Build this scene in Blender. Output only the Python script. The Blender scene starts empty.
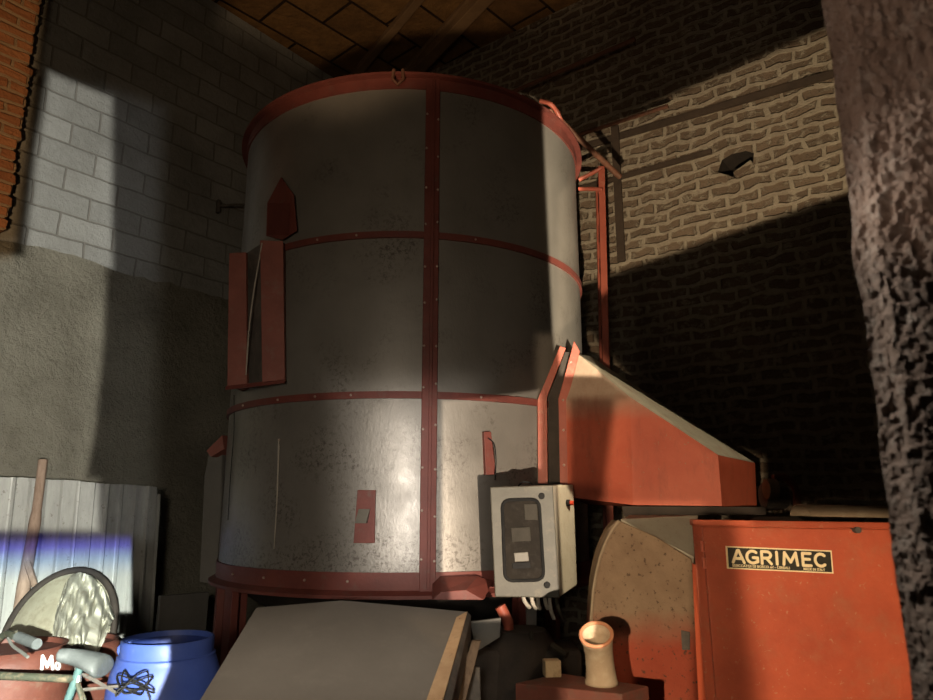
import bpy, bmesh, math, random
from mathutils import Vector as V, Matrix, noise
random.seed(7)
PI = math.pi
S = bpy.context.scene
COL = S.collection
# ------------------------------------------------------------------ camera
TH = math.radians(12.5); CT, ST = math.cos(TH), math.sin(TH); FPX = 700.0
CAM = V((0, 0, 1.6))
cd = bpy.data.cameras.new('camera'); cam = bpy.data.objects.new('camera', cd); COL.objects.link(cam)
cam.location = CAM; cam.rotation_euler = (PI/2 + TH, 0, 0)
cd.sensor_width = 36; cd.lens = 36*FPX/933.0; cd.clip_start = .05
cd.dof.use_dof = True; cd.dof.focus_distance = 4.6; cd.dof.aperture_fstop = 3.4
S.camera = cam
S.view_settings.view_transform = 'Standard'; S.view_settings.look = 'None'

def ray(px, py):
    u = (px-466.5)/FPX; v = (350-py)/FPX
    return V((u, CT - v*ST, ST + v*CT))
def onY(px, py, Y): d = ray(px, py); return CAM + d*(Y/d.y)
def onZ(px, py, Z): d = ray(px, py); return CAM + d*((Z-1.6)/d.z)
def onP(px, py, p0, n): d = ray(px, py); return CAM + d*((p0-CAM).dot(n)/d.dot(n))

# ------------------------------------------------------------------ materials
class NT:
    def __init__(s, name):
        s.m = bpy.data.materials.new(name); s.m.use_nodes = True; s.t = s.m.node_tree; s.t.nodes.clear()
        s.out = s.n('ShaderNodeOutputMaterial'); s.b = s.n('ShaderNodeBsdfPrincipled'); s.l(s.b.outputs[0], s.out.inputs[0])
        s.tc = s.n('ShaderNodeTexCoord').outputs['Object']
    def n(s, k, **kw):
        x = s.t.nodes.new(k)
        for a, b in kw.items(): setattr(x, a, b)
        return x
    def l(s, a, b): s.t.links.new(a, b)
    def noise(s, scale, detail=5, rough=.6, vec=None, stretch=None, dist=0):
        x = s.n('ShaderNodeTexNoise'); x.inputs['Scale'].default_value = scale; x.inputs['Detail'].default_value = detail
        x.inputs['Roughness'].default_value = rough; x.inputs['Distortion'].default_value = dist
        v = vec or s.tc
        if stretch:
            mp = s.n('ShaderNodeMapping'); mp.inputs['Scale'].default_value = stretch; s.l(v, mp.inputs[0]); v = mp.outputs[0]
        s.l(v, x.inputs['Vector']); return x.outputs['Fac']
    def ramp(s, fac, stops):
        r = s.n('ShaderNodeValToRGB'); e = r.color_ramp.elements
        while len(e) < len(stops): e.new(.5)
        for el, (p, c) in zip(e, stops):
            el.position = p; el.color = (*c, 1) if not isinstance(c, (int, float)) else (c, c, c, 1)
        s.l(fac, r.inputs[0]); return r.outputs[0]
    def mix(s, fac, a, b, mode='MIX'):
        x = s.n('ShaderNodeMix', data_type='RGBA', blend_type=mode)
        for v, i in ((fac, 0), (a, 6), (b, 7)):
            if hasattr(v, 'node'): s.l(v, x.inputs[i])
            else: x.inputs[i].default_value = v if i == 0 else (*v, 1)
        return x.outputs[2]
    def math(s, op, a, b=0.0):
        x = s.n('ShaderNodeMath', operation=op)
        for i, v in enumerate((a, b)):
            if hasattr(v, 'node'): s.l(v, x.inputs[i])
            else: x.inputs[i].default_value = v
        return x.outputs[0]
    def bump(s, h, strength=.4, dist=.02):
        x = s.n('ShaderNodeBump'); x.inputs['Strength'].default_value = strength; x.inputs['Distance'].default_value = dist
        s.l(h, x.inputs['Height']); s.l(x.outputs[0], s.b.inputs['Normal'])
    def done(s, col, rough=.6, metal=0.0, spec=.4):
        for v, k in ((col, 'Base Color'), (rough, 'Roughness'), (metal, 'Metallic'), (spec, 'Specular IOR Level')):
            if hasattr(v, 'node'): s.l(v, s.b.inputs[k])
            else: s.b.inputs[k].default_value = (*v, 1) if isinstance(v, tuple) else v
        return s.m

def dirty(name, c1, c2, scale=4, rough=.6, metal=0, dust=None, speck=None, bump=.25, bscale=40, stretch=None, dustpos=(.5, .7), spec=.35, bdist=.01, sscale=9, sp=(.64, .70)):
    t = NT(name)
    col = t.ramp(t.noise(scale, 7, .65, stretch=stretch), [(.32, c1), (.68, c2)])
    if dust: col = t.mix(t.ramp(t.noise(scale*2.3, 8, .7), [(dustpos[0], 0), (dustpos[1], .85)]), col, dust)
    if speck:
        col = t.mix(t.ramp(t.noise(scale*sscale, 5, .65, dist=.5), [(sp[0], 0), (sp[1], .8)]), col, speck)
    t.bump(t.noise(bscale, 6, .6), bump, bdist)
    return t.done(col, rough, metal, spec)

M = {}
M['red'] = dirty('red paint', (.22, .050, .030), (.30, .075, .045), 5, .5, 0, (.30, .17, .11), (.20, .12, .085), .2, dustpos=(.56, .8))
M['red_dull'] = dirty('dull red paint', (.105, .026, .019), (.155, .040, .029), 6, .6, 0, (.11, .07, .055), None, .2, dustpos=(.55, .8))
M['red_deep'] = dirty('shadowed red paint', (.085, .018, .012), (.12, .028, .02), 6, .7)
M['red_dark'] = dirty('grimy dark red paint', (.11, .035, .024), (.16, .05, .034), 6, .7, 0, (.09, .06, .045), None, .3, dustpos=(.5, .7))
M['red_pink'] = dirty('faded red paint', (.19, .060, .044), (.26, .085, .062), 5, .6, 0, (.22, .14, .11), None, .2, dustpos=(.55, .8))
M['cab_red'] = dirty('orange red cabinet paint', (.31, .058, .027), (.46, .095, .042), 2.6, .5, 0, (.33, .14, .075), (.40, .20, .12), .4, 45, dustpos=(.52, .85), sscale=16, sp=(.63, .69))
M['duct_red'] = dirty('duct red paint', (.44, .072, .03), (.55, .12, .055), 3, .5, 0, (.40, .2, .13), (.30, .17, .11), .2, 50, dustpos=(.58, .85))
M['dark'] = dirty('dark grime and shade', (.018, .014, .011), (.04, .03, .023), 6, .8, 0, None, None, .4, 30)
M['dark_steel'] = dirty('grimy steel', (.06, .055, .05), (.12, .105, .09), 6, .6, .2, (.16, .13, .10), None, .3, 40)
M['rust'] = dirty('rusty iron', (.11, .045, .025), (.20, .085, .05), 14, .7, .1, (.16, .10, .07), None, .4, 70)
M['cream_box'] = dirty('cream enamel', (.34, .31, .24), (.40, .37, .29), 8, .5, 0, (.30, .24, .16), (.16, .11, .07), .15, 60, dustpos=(.55, .8))
M['glass_dark'] = dirty('smoked window', (.010, .008, .006), (.018, .014, .010), 12, .6, 0, (.03, .025, .02), None, .05, 60, spec=.06)
M['meter'] = dirty('meter grey', (.03, .026, .02), (.045, .039, .03), 10, .6, spec=.1)
M['meter_lt'] = dirty('meter pale', (.11, .10, .08), (.14, .125, .10), 10, .5)
M['door_cream'] = dirty('shaded cream enamel', (.068, .063, .049), (.09, .084, .066), 8, .55, 0, (.17, .14, .10), (.10, .07, .05), .12, 60, dustpos=(.55, .85))  # darker copy of the box enamel: the front's shade is in the colour
M['black'] = dirty('black rubber', (.008, .008, .008), (.018, .017, .016), 10, .7, spec=.15)
M['cable'] = dirty('grey cable', (.30, .27, .22), (.40, .36, .30), 10, .6)
M['lid'] = dirty('grey painted lid', (.150, .130, .110), (.19, .166, .140), 2.2, .65, 0, (.235, .21, .175), None, .1, 40, dustpos=(.55, .85))
M['tan'] = dirty('bare chipped edge', (.46, .28, .15), (.6, .4, .23), 10, .8, 0, (.10, .06, .035), None, .4, 40, stretch=(1, 1, 1), dustpos=(.6, .68))
M['wood_old'] = dirty('old wood', (.10, .065, .04), (.19, .13, .085), 5, .8, 0, None, None, .5, 30, stretch=(8, 8, 1))
M['wood_pale'] = dirty('pale wood', (.45, .34, .20), (.58, .45, .28), 10, .8, 0, (.3, .2, .1), None, .3, 60)
M['blue'] = dirty('blue plastic', (.035, .066, .26), (.050, .086, .30), 6, .5, 0, (.11, .145, .30), None, .08, 50, dustpos=(.6, .9))
M['blue_in'] = dirty('dark blue inside', (.010, .02, .10), (.014, .028, .13), 6, .5)
M['drum'] = dirty('rusty red drum', (.085, .027, .018), (.13, .044, .029), 7, .6, 0, (.13, .085, .06), None, .25, 50, dustpos=(.55, .75))
M['white_paint'] = dirty('white paint', (.62, .62, .58), (.75, .75, .72), 20, .6)
M['dish'] = dirty('dirty cream sheet', (.27, .25, .18), (.37, .35, .26), 6, .7, 0, (.22, .19, .13), (.2, .17, .11), .3, 30)
M['cloth'] = dirty('dirty white cloth', (.36, .345, .27), (.46, .45, .37), 5, .9, 0, (.27, .24, .17), None, .3, 90)
M['stick'] = dirty('dry wood', (.18, .12, .085), (.28, .20, .15), 8, .85, 0, None, None, .5, 50, stretch=(6, 6, 1))
M['bike'] = dirty('green grey paint', (.04, .046, .032), (.07, .074, .052), 9, .5, .2, (.22, .17, .11), None, .2)
M['bike_teal'] = dirty('teal paint', (.05, .10, .10), (.08, .14, .13), 9, .5)
M['saddle'] = dirty('worn grey saddle', (.06, .066, .066), (.10, .108, .105), 14, .55)
M['chrome'] = dirty('dull chrome', (.35, .35, .32), (.5, .5, .46), 14, .4, .8)
M['shadow_dark'] = dirty('dark shadow colour', (.035, .024, .016), (.06, .04, .027), 8, .8)  # for the strips that stand for shadows on the back wall
M['clay'] = dirty('dusty clay', (.27, .20, .13), (.35, .27, .185), 7, .85, 0, (.38, .32, .23), None, .3, 50, dustpos=(.5, .7))
M['clay_rim'] = dirty('orange clay rim', (.30, .12, .06), (.38, .17, .09), 12, .8)
M['grey_board'] = dirty('grey board', (.11, .105, .095), (.15, .14, .125), 3, .8)
M['fan'] = None
M['bolt'] = dirty('bolt heads', (.30, .20, .16), (.44, .34, .28), 30, .45, .3)
M['sign_black'] = dirty('sign black', (.02, .02, .013), (.035, .03, .022), 20, .5, bump=.02)
M['sign_cream'] = dirty('sign cream', (.72, .60, .36), (.80, .69, .44), 20, .55, bump=.02)
M['redbutton'] = dirty('red button', (.5, .04, .02), (.6, .07, .03), 20, .4)
M['brown_board'] = dirty('ceiling boards', (.13, .075, .038), (.24, .145, .07), 2.2, .85, 0, None, (.06, .035, .02), .5, 18, stretch=(1, 1, 1))

def mat_fan():
    t = NT('dusty fan housing')
    sep = t.n('ShaderNodeSeparateXYZ'); t.l(t.tc, sep.inputs[0])
    h = t.math('ADD', sep.outputs[2], t.math('MULTIPLY', t.noise(5, 6, .7), .14))
    f = t.ramp(t.math('SUBTRACT', h, .5), [(.47, 0), (.66, 1)])           # more dust towards the top of the housing
    red = t.ramp(t.noise(5, 6), [(.3, (.30, .055, .028)), (.7, (.38, .085, .045))])
    dust = t.ramp(t.noise(9, 6), [(.3, (.21, .14, .088)), (.7, (.28, .195, .125))])
    c = t.mix(f, red, dust)
    c = t.mix(t.ramp(t.noise(38, 6, .68), [(.585, 0), (.65, .9)]), c, (.08, .05, .032))
    t.bump(t.noise(30, 6, .65), .5, .012)
    return t.done(c, .8, 0, .2)
M['fan'] = mat_fan()

def mat_silo():
    t = NT('galvanised silo sheet')
    base = t.ramp(t.noise(2.2, 7, .6), [(.3, (.158, .143, .124)), (.7, (.215, .197, .172))])
    streak = t.noise(3, 6, .7, stretch=(6, 6, .6))
    c = t.mix(t.ramp(streak, [(.45, 0), (.8, .5)]), base, (.20, .18, .15))
    sep = t.n('ShaderNodeSeparateXYZ'); t.l(t.tc, sep.inputs[0])
    low = t.ramp(t.math('ADD', sep.outputs[2], 0), [(1.1, 1), (2.3, .0)]) if False else None
    sp = t.ramp(t.noise(42, 6, .78, dist=.6), [(.50, 0), (.60, .8)])
    patch = t.ramp(t.math('ADD', t.noise(2.6, 4, .6), t.math('MULTIPLY', t.ramp(t.math('MULTIPLY', sep.outputs[2], .25), [(.27, 1), (.58, 0)]), .16)), [(.52, 0), (.68, 1)])
    c = t.mix(t.math('MULTIPLY', sp, patch), c, (.05, .038, .028))
    t.bump(t.noise(60, 5, .6, stretch=(1, 1, .5)), .22, .006)
    r = t.ramp(t.noise(5, 6, .6), [(.3, .34), (.7, .50)])
    return t.done(c, r, .3, .5)
M['silo'] = mat_silo()

def mat_corr():
    t = NT('weathered corrugated sheet')
    c = t.ramp(t.noise(3, 7, .7, stretch=(3, 3, .6)), [(.3, (.25, .25, .235)), (.7, (.40, .40, .37))])
    c = t.mix(t.ramp(t.noise(22, 5, .7), [(.62, 0), (.68, .7)]), c, (.16, .14, .12))
    t.bump(t.noise(40, 6), .3, .01)
    return t.done(c, .55, .15, .4)
M['corr'] = mat_corr()

def mat_brick(name, bw, bh, mortar, c1, c2, cm, distort=.0, bump=.8, bdist=.03, smear=0.0, dark=None, msmooth=.3, mscale=9):
    # local X runs along the wall, local Z is up
    t = NT(name)
    sep = t.n('ShaderNodeSeparateXYZ'); t.l(t.tc, sep.inputs[0])
    cmb = t.n('ShaderNodeCombineXYZ'); t.l(sep.outputs[0], cmb.inputs[0]); t.l(sep.outputs[2], cmb.inputs[1])
    vec = cmb.outputs[0]
    if distort:
        nz = t.n('ShaderNodeTexNoise'); nz.inputs['Scale'].default_value = 4.5; nz.inputs['Detail'].default_value = 5; t.l(t.tc, nz.inputs['Vector'])
        s1 = t.n('ShaderNodeVectorMath', operation='SUBTRACT'); t.l(nz.outputs['Color'], s1.inputs[0]); s1.inputs[1].default_value = (.5, .5, .5)
        s2 = t.n('ShaderNodeVectorMath', operation='SCALE'); t.l(s1.outputs[0], s2.inputs[0]); s2.inputs['Scale'].default_value = distort
        s3 = t.n('ShaderNodeVectorMath', operation='ADD'); t.l(vec, s3.inputs[0]); t.l(s2.outputs[0], s3.inputs[1]); vec = s3.outputs[0]
    b = t.n('ShaderNodeTexBrick'); t.l(vec, b.inputs['Vector'])
    b.inputs['Scale'].default_value = 1; b.inputs['Brick Width'].default_value = bw; b.inputs['Row Height'].default_value = bh
    b.inputs['Mortar Size'].default_value = mortar; b.inputs['Mortar Smooth'].default_value = msmooth; b.inputs['Bias'].default_value = 0
    b.inputs['Color1'].default_value = (*c1, 1); b.inputs['Color2'].default_value = (*c2, 1); b.inputs['Mortar'].default_value = (*cm, 1)
    col = t.mix(t.ramp(t.noise(mscale, 6, .7), [(.3, 0), (.75, .6)]), b.outputs['Color'], c1, 'MIX')
    fac = b.outputs['Fac']
    if smear:   # mortar squeezed over the bricks
        sm = t.ramp(t.noise(11, 6, .7, dist=.6), [(.5, 0), (.62, smear)])
        col = t.mix(sm, col, cm)
        fac = t.math('MAXIMUM', fac, t.math('MULTIPLY', sm, .6))
    else:
        col = t.mix(t.math('MULTIPLY', fac, .75), col, cm)
    if dark: col = t.mix(t.ramp(t.noise(1.1, 6, .65), [(.45, 0), (.7, .7)]), col, dark)
    h = t.math('SUBTRACT', t.math('MULTIPLY', t.noise(24, 7, .7), .6), t.math('MULTIPLY', fac, bump if not smear else -bump))
    t.bump(h, .9, bdist)
    return t.done(col, .9, 0, .15)
M['block'] = mat_brick('concrete block wall', .47, .215, .010, (.33, .33, .31), (.22, .22, .205), (.20, .19, .17), .035, 1.0, .035, dark=(.15, .145, .13), mscale=14)
M['brickwall'] = mat_brick('old brick wall', .27, .108, .026, (.125, .090, .062), (.185, .135, .092), (.32, .275, .205), .13, .6, .035, smear=.8, msmooth=.45)
M['pilaster'] = mat_brick('orange brick pilaster', .26, .095, .014, (.44, .19, .085), (.30, .12, .055), (.36, .25, .15), .05, 1.2, .05)

def mat_plaster(name, c1, c2, c3, sc=2.0, bs=9, bd=.05):
    t = NT(name)
    c = t.ramp(t.noise(sc, 8, .68), [(.3, c1), (.7, c2)])
    c = t.mix(t.ramp(t.noise(sc*4, 8, .75), [(.5, 0), (.72, .8)]), c, c3)
    t.bump(t.noise(bs, 9, .72), .8, bd)
    return t.done(c, .92, 0, .1)
M['plaster'] = mat_plaster('rough cement render', (.15, .136, .105), (.32, .30, .24), (.19, .18, .14), 1.6, 16, .11)
M['pillar'] = mat_plaster('rough cast pillar', (.19, .135, .105), (.27, .20, .16), (.34, .30, .26), 8, 160, .010)
M['floor'] = mat_plaster('dirt floor', (.07, .055, .04), (.11, .09, .07), (.05, .04, .03), 2, 20, .03)

# ------------------------------------------------------------------ geometry helpers
def wloc(o):
    p = V((0, 0, 0))
    while o: p = p + o.location; o = o.parent
    return p
class MB:
    def __init__(s): s.bm = bmesh.new()
    def poly(s, pts):
        return s.bm.faces.new([s.bm.verts.new(p) for p in pts])
    def prism(s, pts, off):
        off = V(off); n = len(pts)
        a = [s.bm.verts.new(p) for p in pts]; b = [s.bm.verts.new(V(p)+off) for p in pts]
        s.bm.faces.new(a); s.bm.faces.new(b[::-1])
        for i in range(n): s.bm.faces.new((a[i], b[i], b[(i+1) % n], a[(i+1) % n]))
        return s
    def hull8(s, f, b):      # front quad, back quad (same winding)
        a = [s.bm.verts.new(p) for p in f]; c = [s.bm.verts.new(p) for p in b]; n = len(a)
        s.bm.faces.new(a); s.bm.faces.new(c[::-1])
        for i in range(n): s.bm.faces.new((a[i], c[i], c[(i+1) % n], a[(i+1) % n]))
        return s
    def box(s, c, size, rz=0, rx=0, ry=0):
        m = Matrix.Translation(V(c)) @ Matrix.Rotation(rz, 4, 'Z') @ Matrix.Rotation(ry, 4, 'Y') @ Matrix.Rotation(rx, 4, 'X') @ Matrix.Diagonal((*size, 1))
        bmesh.ops.create_cube(s.bm, size=1, matrix=m); return s
    def tube(s, path, r, seg=10, caps=True):
        path = [V(p) for p in path]; rings = []; n = len(path)
        rs = r if isinstance(r, (list, tuple)) else [r]*n
        t0 = (path[1]-path[0]).normalized()
        up = V((0, 0, 1)) if abs(t0.z) < .9 else V((1, 0, 0))
        x = t0.cross(up).normalized()
        for i, p in enumerate(path):
            t = (path[min(i+1, n-1)] - path[max(i-1, 0)]).normalized()
            x = (x - t*x.dot(t)).normalized(); y = t.cross(x)
            rings.append([s.bm.verts.new(p + (x*math.cos(2*PI*k/seg) + y*math.sin(2*PI*k/seg))*rs[i]) for k in range(seg)])
        for a, b in zip(rings, rings[1:]):
            for k in range(seg): s.bm.faces.new((a[k], a[(k+1) % seg], b[(k+1) % seg], b[k]))
        if caps: s.bm.faces.new(rings[0][::-1]); s.bm.faces.new(rings[-1])
        return s
    def lathe(s, prof, c, seg=48, a0=0, a1=2*PI, close=False):   # prof: (r,z)
        c = V(c); full = abs(a1-a0-2*PI) < 1e-6; k = seg if full else seg+1
        rows = [[s.bm.verts.new(c + V((r*math.cos(a0+(a1-a0)*i/seg), r*math.sin(a0+(a1-a0)*i/seg), z))) for i in range(k)] for r, z in prof]
        pr = list(zip(rows, rows[1:]))
        if close: pr.append((rows[-1], rows[0]))
        for a, b in pr:
            for i in range(seg): s.bm.faces.new((a[i], a[(i+1) % k], b[(i+1) % k], b[i]))
        return s
    def grid(s, rows, closed=False):
        vs = [[s.bm.verts.new(p) for p in r] for r in rows]
        for a, b in zip(vs, vs[1:]):
            for i in range(len(a)-1): s.bm.faces.new((a[i], a[i+1], b[i+1], b[i]))
        return s
    def build(s, name, mat, parent=None, bevel=0, smooth=False, origin=None, solid=0, sub=0):
        bm = s.bm
        bmesh.ops.remove_doubles(bm, verts=bm.verts, dist=1e-5)
        bmesh.ops.recalc_face_normals(bm, faces=bm.faces)
        if parent is not None: org = wloc(parent)
        else:
            xs = [v.co for v in bm.verts]
            org = V(((min(p.x for p in xs)+max(p.x for p in xs))/2, (min(p.y for p in xs)+max(p.y for p in xs))/2, min(p.z for p in xs))) if origin is None else V(origin)
        for v in bm.verts: v.co -= org
        me = bpy.data.meshes.new(name); bm.to_mesh(me); bm.free()
        o = bpy.data.objects.new(name, me); COL.objects.link(o)
        me.materials.append(M[mat] if isinstance(mat, str) else mat)
        if parent is not None: o.parent = parent
        else: o.location = org
        if smooth:
            for p in me.polygons: p.use_smooth = True
            me.set_sharp_from_angle(angle=math.radians(40)) if hasattr(me, 'set_sharp_from_angle') else None
        if solid:
            d = o.modifiers.new('solid', 'SOLIDIFY'); d.thickness = solid; d.offset = 0
        if bevel:
            d = o.modifiers.new('bevel', 'BEVEL'); d.width = bevel; d.segments = 2; d.limit_method = 'ANGLE'
        if sub:
            d = o.modifiers.new('sub', 'SUBSURF'); d.levels = sub; d.render_levels = sub
        return o
def tag(o, label, cat, group=None, kind=None):
    o['label'] = label; o['category'] = cat
    if group: o['group'] = group
    if kind: o['kind'] = kind
    return o
def empty(name, loc, label, cat, group=None):
    o = bpy.data.objects.new(name, None); COL.objects.link(o); o.location = V(loc); o.empty_display_size = .1
    return tag(o, label, cat, group)
def struct(o): o['kind'] = 'structure'; return o
def dupmesh(o, offset, parent):
    c = o.copy(); COL.objects.link(c); c.parent = parent; c.location = o.location + V(offset); return c
def bez(p, n=14):      # smooth path through points (Catmull-Rom)
    p = [V(q) for q in p]; q = [p[0]*2-p[1]] + p + [p[-1]*2-p[-2]]; out = []
    for i in range(1, len(q)-2):
        for k in range(n):
            t = k/n; a, b, c, d = q[i-1], q[i], q[i+1], q[i+2]
            out.append(.5*((2*b) + (c-a)*t + (2*a-5*b+4*c-d)*t*t + (3*b-a-3*c+d)*t**3))
    return out + [p[-1]]

# ------------------------------------------------------------------ the room
A = math.radians(37); C0 = V((-1.33, 8.6, 0)); CEIL = 7.0
DL = V((-math.sin(A), -math.cos(A), 0)); NL = V((math.cos(A), -math.sin(A), 0))      # left wall direction / inward normal
DR = V((math.cos(A), -math.sin(A), 0)); NR = V((-math.sin(A), -math.cos(A), 0))      # back (right) wall
LEDGE = 3.68
def wallobj(name, mat, origin, d, n, pts, thick):
    # pts (along, z) outline in the wall's own axes; X along the wall, Y = outward
    bm = bmesh.new()
    a = [bm.verts.new((x, 0, z)) for x, z in pts]; b = [bm.verts.new((x, thick, z)) for x, z in pts]
    bm.faces.new(a); bm.faces.new(b[::-1]); k = len(pts)
    for i in range(k): bm.faces.new((a[i], b[i], b[(i+1) % k], a[(i+1) % k]))
    bmesh.ops.recalc_face_normals(bm, faces=bm.faces)
    me = bpy.data.meshes.new(name); bm.to_mesh(me); bm.free(); me.materials.append(M[mat])
    o = bpy.data.objects.new(name, me); COL.objects.link(o); o.location = origin
    ang = math.atan2(d.y, d.x); o.rotation_euler = (0, 0, ang)
    return struct(o)
# the frame X=d, Y=Rot90(d): for left wall d=-DL so that Y points outward
wl = wallobj('wall_left', 'block', C0 + DL*10, -DL, NL, [(0, LEDGE-.1), (10, LEDGE-.1), (10, CEIL), (0, CEIL)], .3)
# lower, thicker part of the left wall in rough render, uneven surface
def lower_wall():
    mb = MB(); nx, nz = 110, 44; rows = []
    for j in range(nz+1):
        r = []
        for i in range(nx+1):
            t = i/nx*10; z = LEDGE*j/nz + (.05*noise.noise(V((t*1.5, 3, 1))) + .03*noise.noise(V((t*7, 3, 1))) if j == nz else 0)
            d = .09 + .035*noise.noise(V((t*1.3, z*1.3, 0))) + .02*noise.noise(V((t*5, z*5, 4)))
            r.append(C0 + DL*t + NL*d + V((0, 0, z)))
        rows.append(r)
    rows.append([p - NL*.3 for p in rows[-1]])
    return struct(mb.grid(rows).build('wall_left', 'plaster', smooth=True))
lower_wall()

# back wall with a knocked-out hole
def back_pt(px, py): return onP(px, py, C0, NR)
def wl_coord(p): q = p - C0; return q.dot(DR), p.z
hole = [(722, 160), (732, 154), (746, 151), (754, 153), (753, 163), (747, 171), (738, 178), (727, 178), (718, 172)]
hp = [wl_coord(back_pt(*q)) for q in hole]
def back_wall():
    bm = bmesh.new()
    outer = [(0, 0), (9.5, 0), (9.5, CEIL), (0, CEIL)]
    ov = [bm.verts.new((x, 0, z)) for x, z in outer]; hv = [bm.verts.new((x, 0, z)) for x, z in hp]
    es = [bm.edges.new((ov[i], ov[(i+1) % 4])) for i in range(4)] + [bm.edges.new((hv[i], hv[(i+1) % len(hv)])) for i in range(len(hv))]
    bmesh.ops.triangle_fill(bm, edges=es, use_beauty=True)
    hb = [bm.verts.new((x, .34, z)) for x, z in hp]; k = len(hv)
    for i in range(k): bm.faces.new((hv[i], hb[i], hb[(i+1) % k], hv[(i+1) % k]))
    bm.faces.new(hb)
    bmesh.ops.recalc_face_normals(bm, faces=bm.faces)
    for f in bm.faces: f.material_index = 1 if any(v.co.y > .2 for v in f.verts) else 0  # inside of the hole coloured dark to give it shade
    me = bpy.data.meshes.new('wall_back'); bm.to_mesh(me); bm.free(); me.materials.append(M['brickwall']); me.materials.append(M['dark'])
    o = bpy.data.objects.new('wall_back', me); COL.objects.link(o); o.location = C0
    o.rotation_euler = (0, 0, math.atan2(DR.y, DR.x)); return struct(o)
back_wall()
bmid = back_pt(735, 166)
for k, (dx, dz, rx, w) in enumerate([(-.13, -.075, .5, .20), (.08, -.06, -.35, .18)]):
    b = MB().box(bmid + DR*dx + V((0, 0, dz)) - NR*.04, (w, .11, .075), math.atan2(DR.y, DR.x)+rx*.5, rx*.3, rx)
    o = b.build('loose_brick', 'brickwall', bevel=.008)
    tag(o, ['broken brick hanging at the left lip of the hole in the back wall', 'loose brick lying inside the right half of the hole in the back wall'][k], 'brick', 'loose bricks in the wall hole')

fl = MB(); fl.box((0, 4.2, -.05), (15, 13, .1)); struct(fl.build('floor', 'floor'))
# ceiling: boards carried by beams
def ceiling_mat():
    t = NT('ceiling planks')
    mp = t.n('ShaderNodeMapping'); mp.inputs['Rotation'].default_value = (0, 0, math.radians(-48)); t.l(t.tc, mp.inputs[0])
    b = t.n('ShaderNodeTexBrick'); t.l(mp.outputs[0], b.inputs['Vector']); b.offset = .5
    b.inputs['Scale'].default_value = 1; b.inputs['Brick Width'].default_value = 1.0; b.inputs['Row Height'].default_value = .52
    b.inputs['Mortar Size'].default_value = .018; b.inputs['Mortar Smooth'].default_value = .2
    b.inputs['Color1'].default_value = (.25, .135, .05, 1); b.inputs['Color2'].default_value = (.16, .085, .035, 1); b.inputs['Mortar'].default_value = (.012, .008, .005, 1)
    c = t.mix(t.ramp(t.noise(5, 7, .7), [(.35, 0), (.75, .75)]), b.outputs['Color'], (.07, .04, .02))
    t.bump(t.math('SUBTRACT', t.noise(14, 6), t.math('MULTIPLY', b.outputs['Fac'], 1.2)), .8, .03)
    return t.done(c, .9, 0, .1)
M['ceiling'] = ceiling_mat()
struct(MB().box((0, 4.2, CEIL+.06), (15, 13, .12)).build('ceiling', 'ceiling', origin=(0, 4.2, CEIL)))
def zc(px, py, z=CEIL): return onZ(px, py, z)
for (a, b, w, h) in (((402, 78), (512, -40), .15, .16), ((352, 76), (405, 12), .10, .08), ((440, 30), (520, -60), .07, .06)):
    p, q = zc(*a), zc(*b); d = (q-p).normalized(); p -= d*.9; q += d*1.2; s = d.cross(V((0, 0, 1)))*w/2
    struct(MB().prism([p-s, p+s, q+s, q-s], (0, 0, -h)).build('ceiling_beam', 'brown_board', bevel=.01))

# foreground rough pillar on the right: end of a rubble wall beside the camera
def pillar():
    path = [V((1.32, 2.0, 0)), V((.775, 1.32, 0)), V((.80, 1.27, 0)), V((1.15, 1.16, 0)), V((1.75, .95, 0))]
    pts = []
    for i, n in enumerate((16, 26, 90, 20)):
        for k in range(n): pts.append(path[i].lerp(path[i+1], k/n))
    pts.append(path[-1]); rows = []
    zs = [.7*k/20 for k in range(20)] + [.7 + 2.5*k/560 for k in range(561)] + [3.3, 3.5, 3.7]
    nrm = V((-.3, -.95, 0)).normalized()
    for z in zs:
        r = []
        for p in pts:
            q = p + V((0, 0, z))
            rid = 1 - abs(noise.noise(q*30))*2
            d = .008*noise.noise(q*14) + .010*rid*abs(noise.noise(q*11 + V((5, 1, 2)))) *2 + .010*noise.noise(q*70) + .006*noise.noise(q*150) + .010*noise.noise(q*4)
            r.append(q + nrm*d + V((-.4*d + .010*noise.noise(V((0, 0, z*7))), 0, .3*d)))
        rows.append(r)
    o = MB().grid(rows).build('wall_right', 'pillar', smooth=True)
    return struct(o)
pillar()

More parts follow.
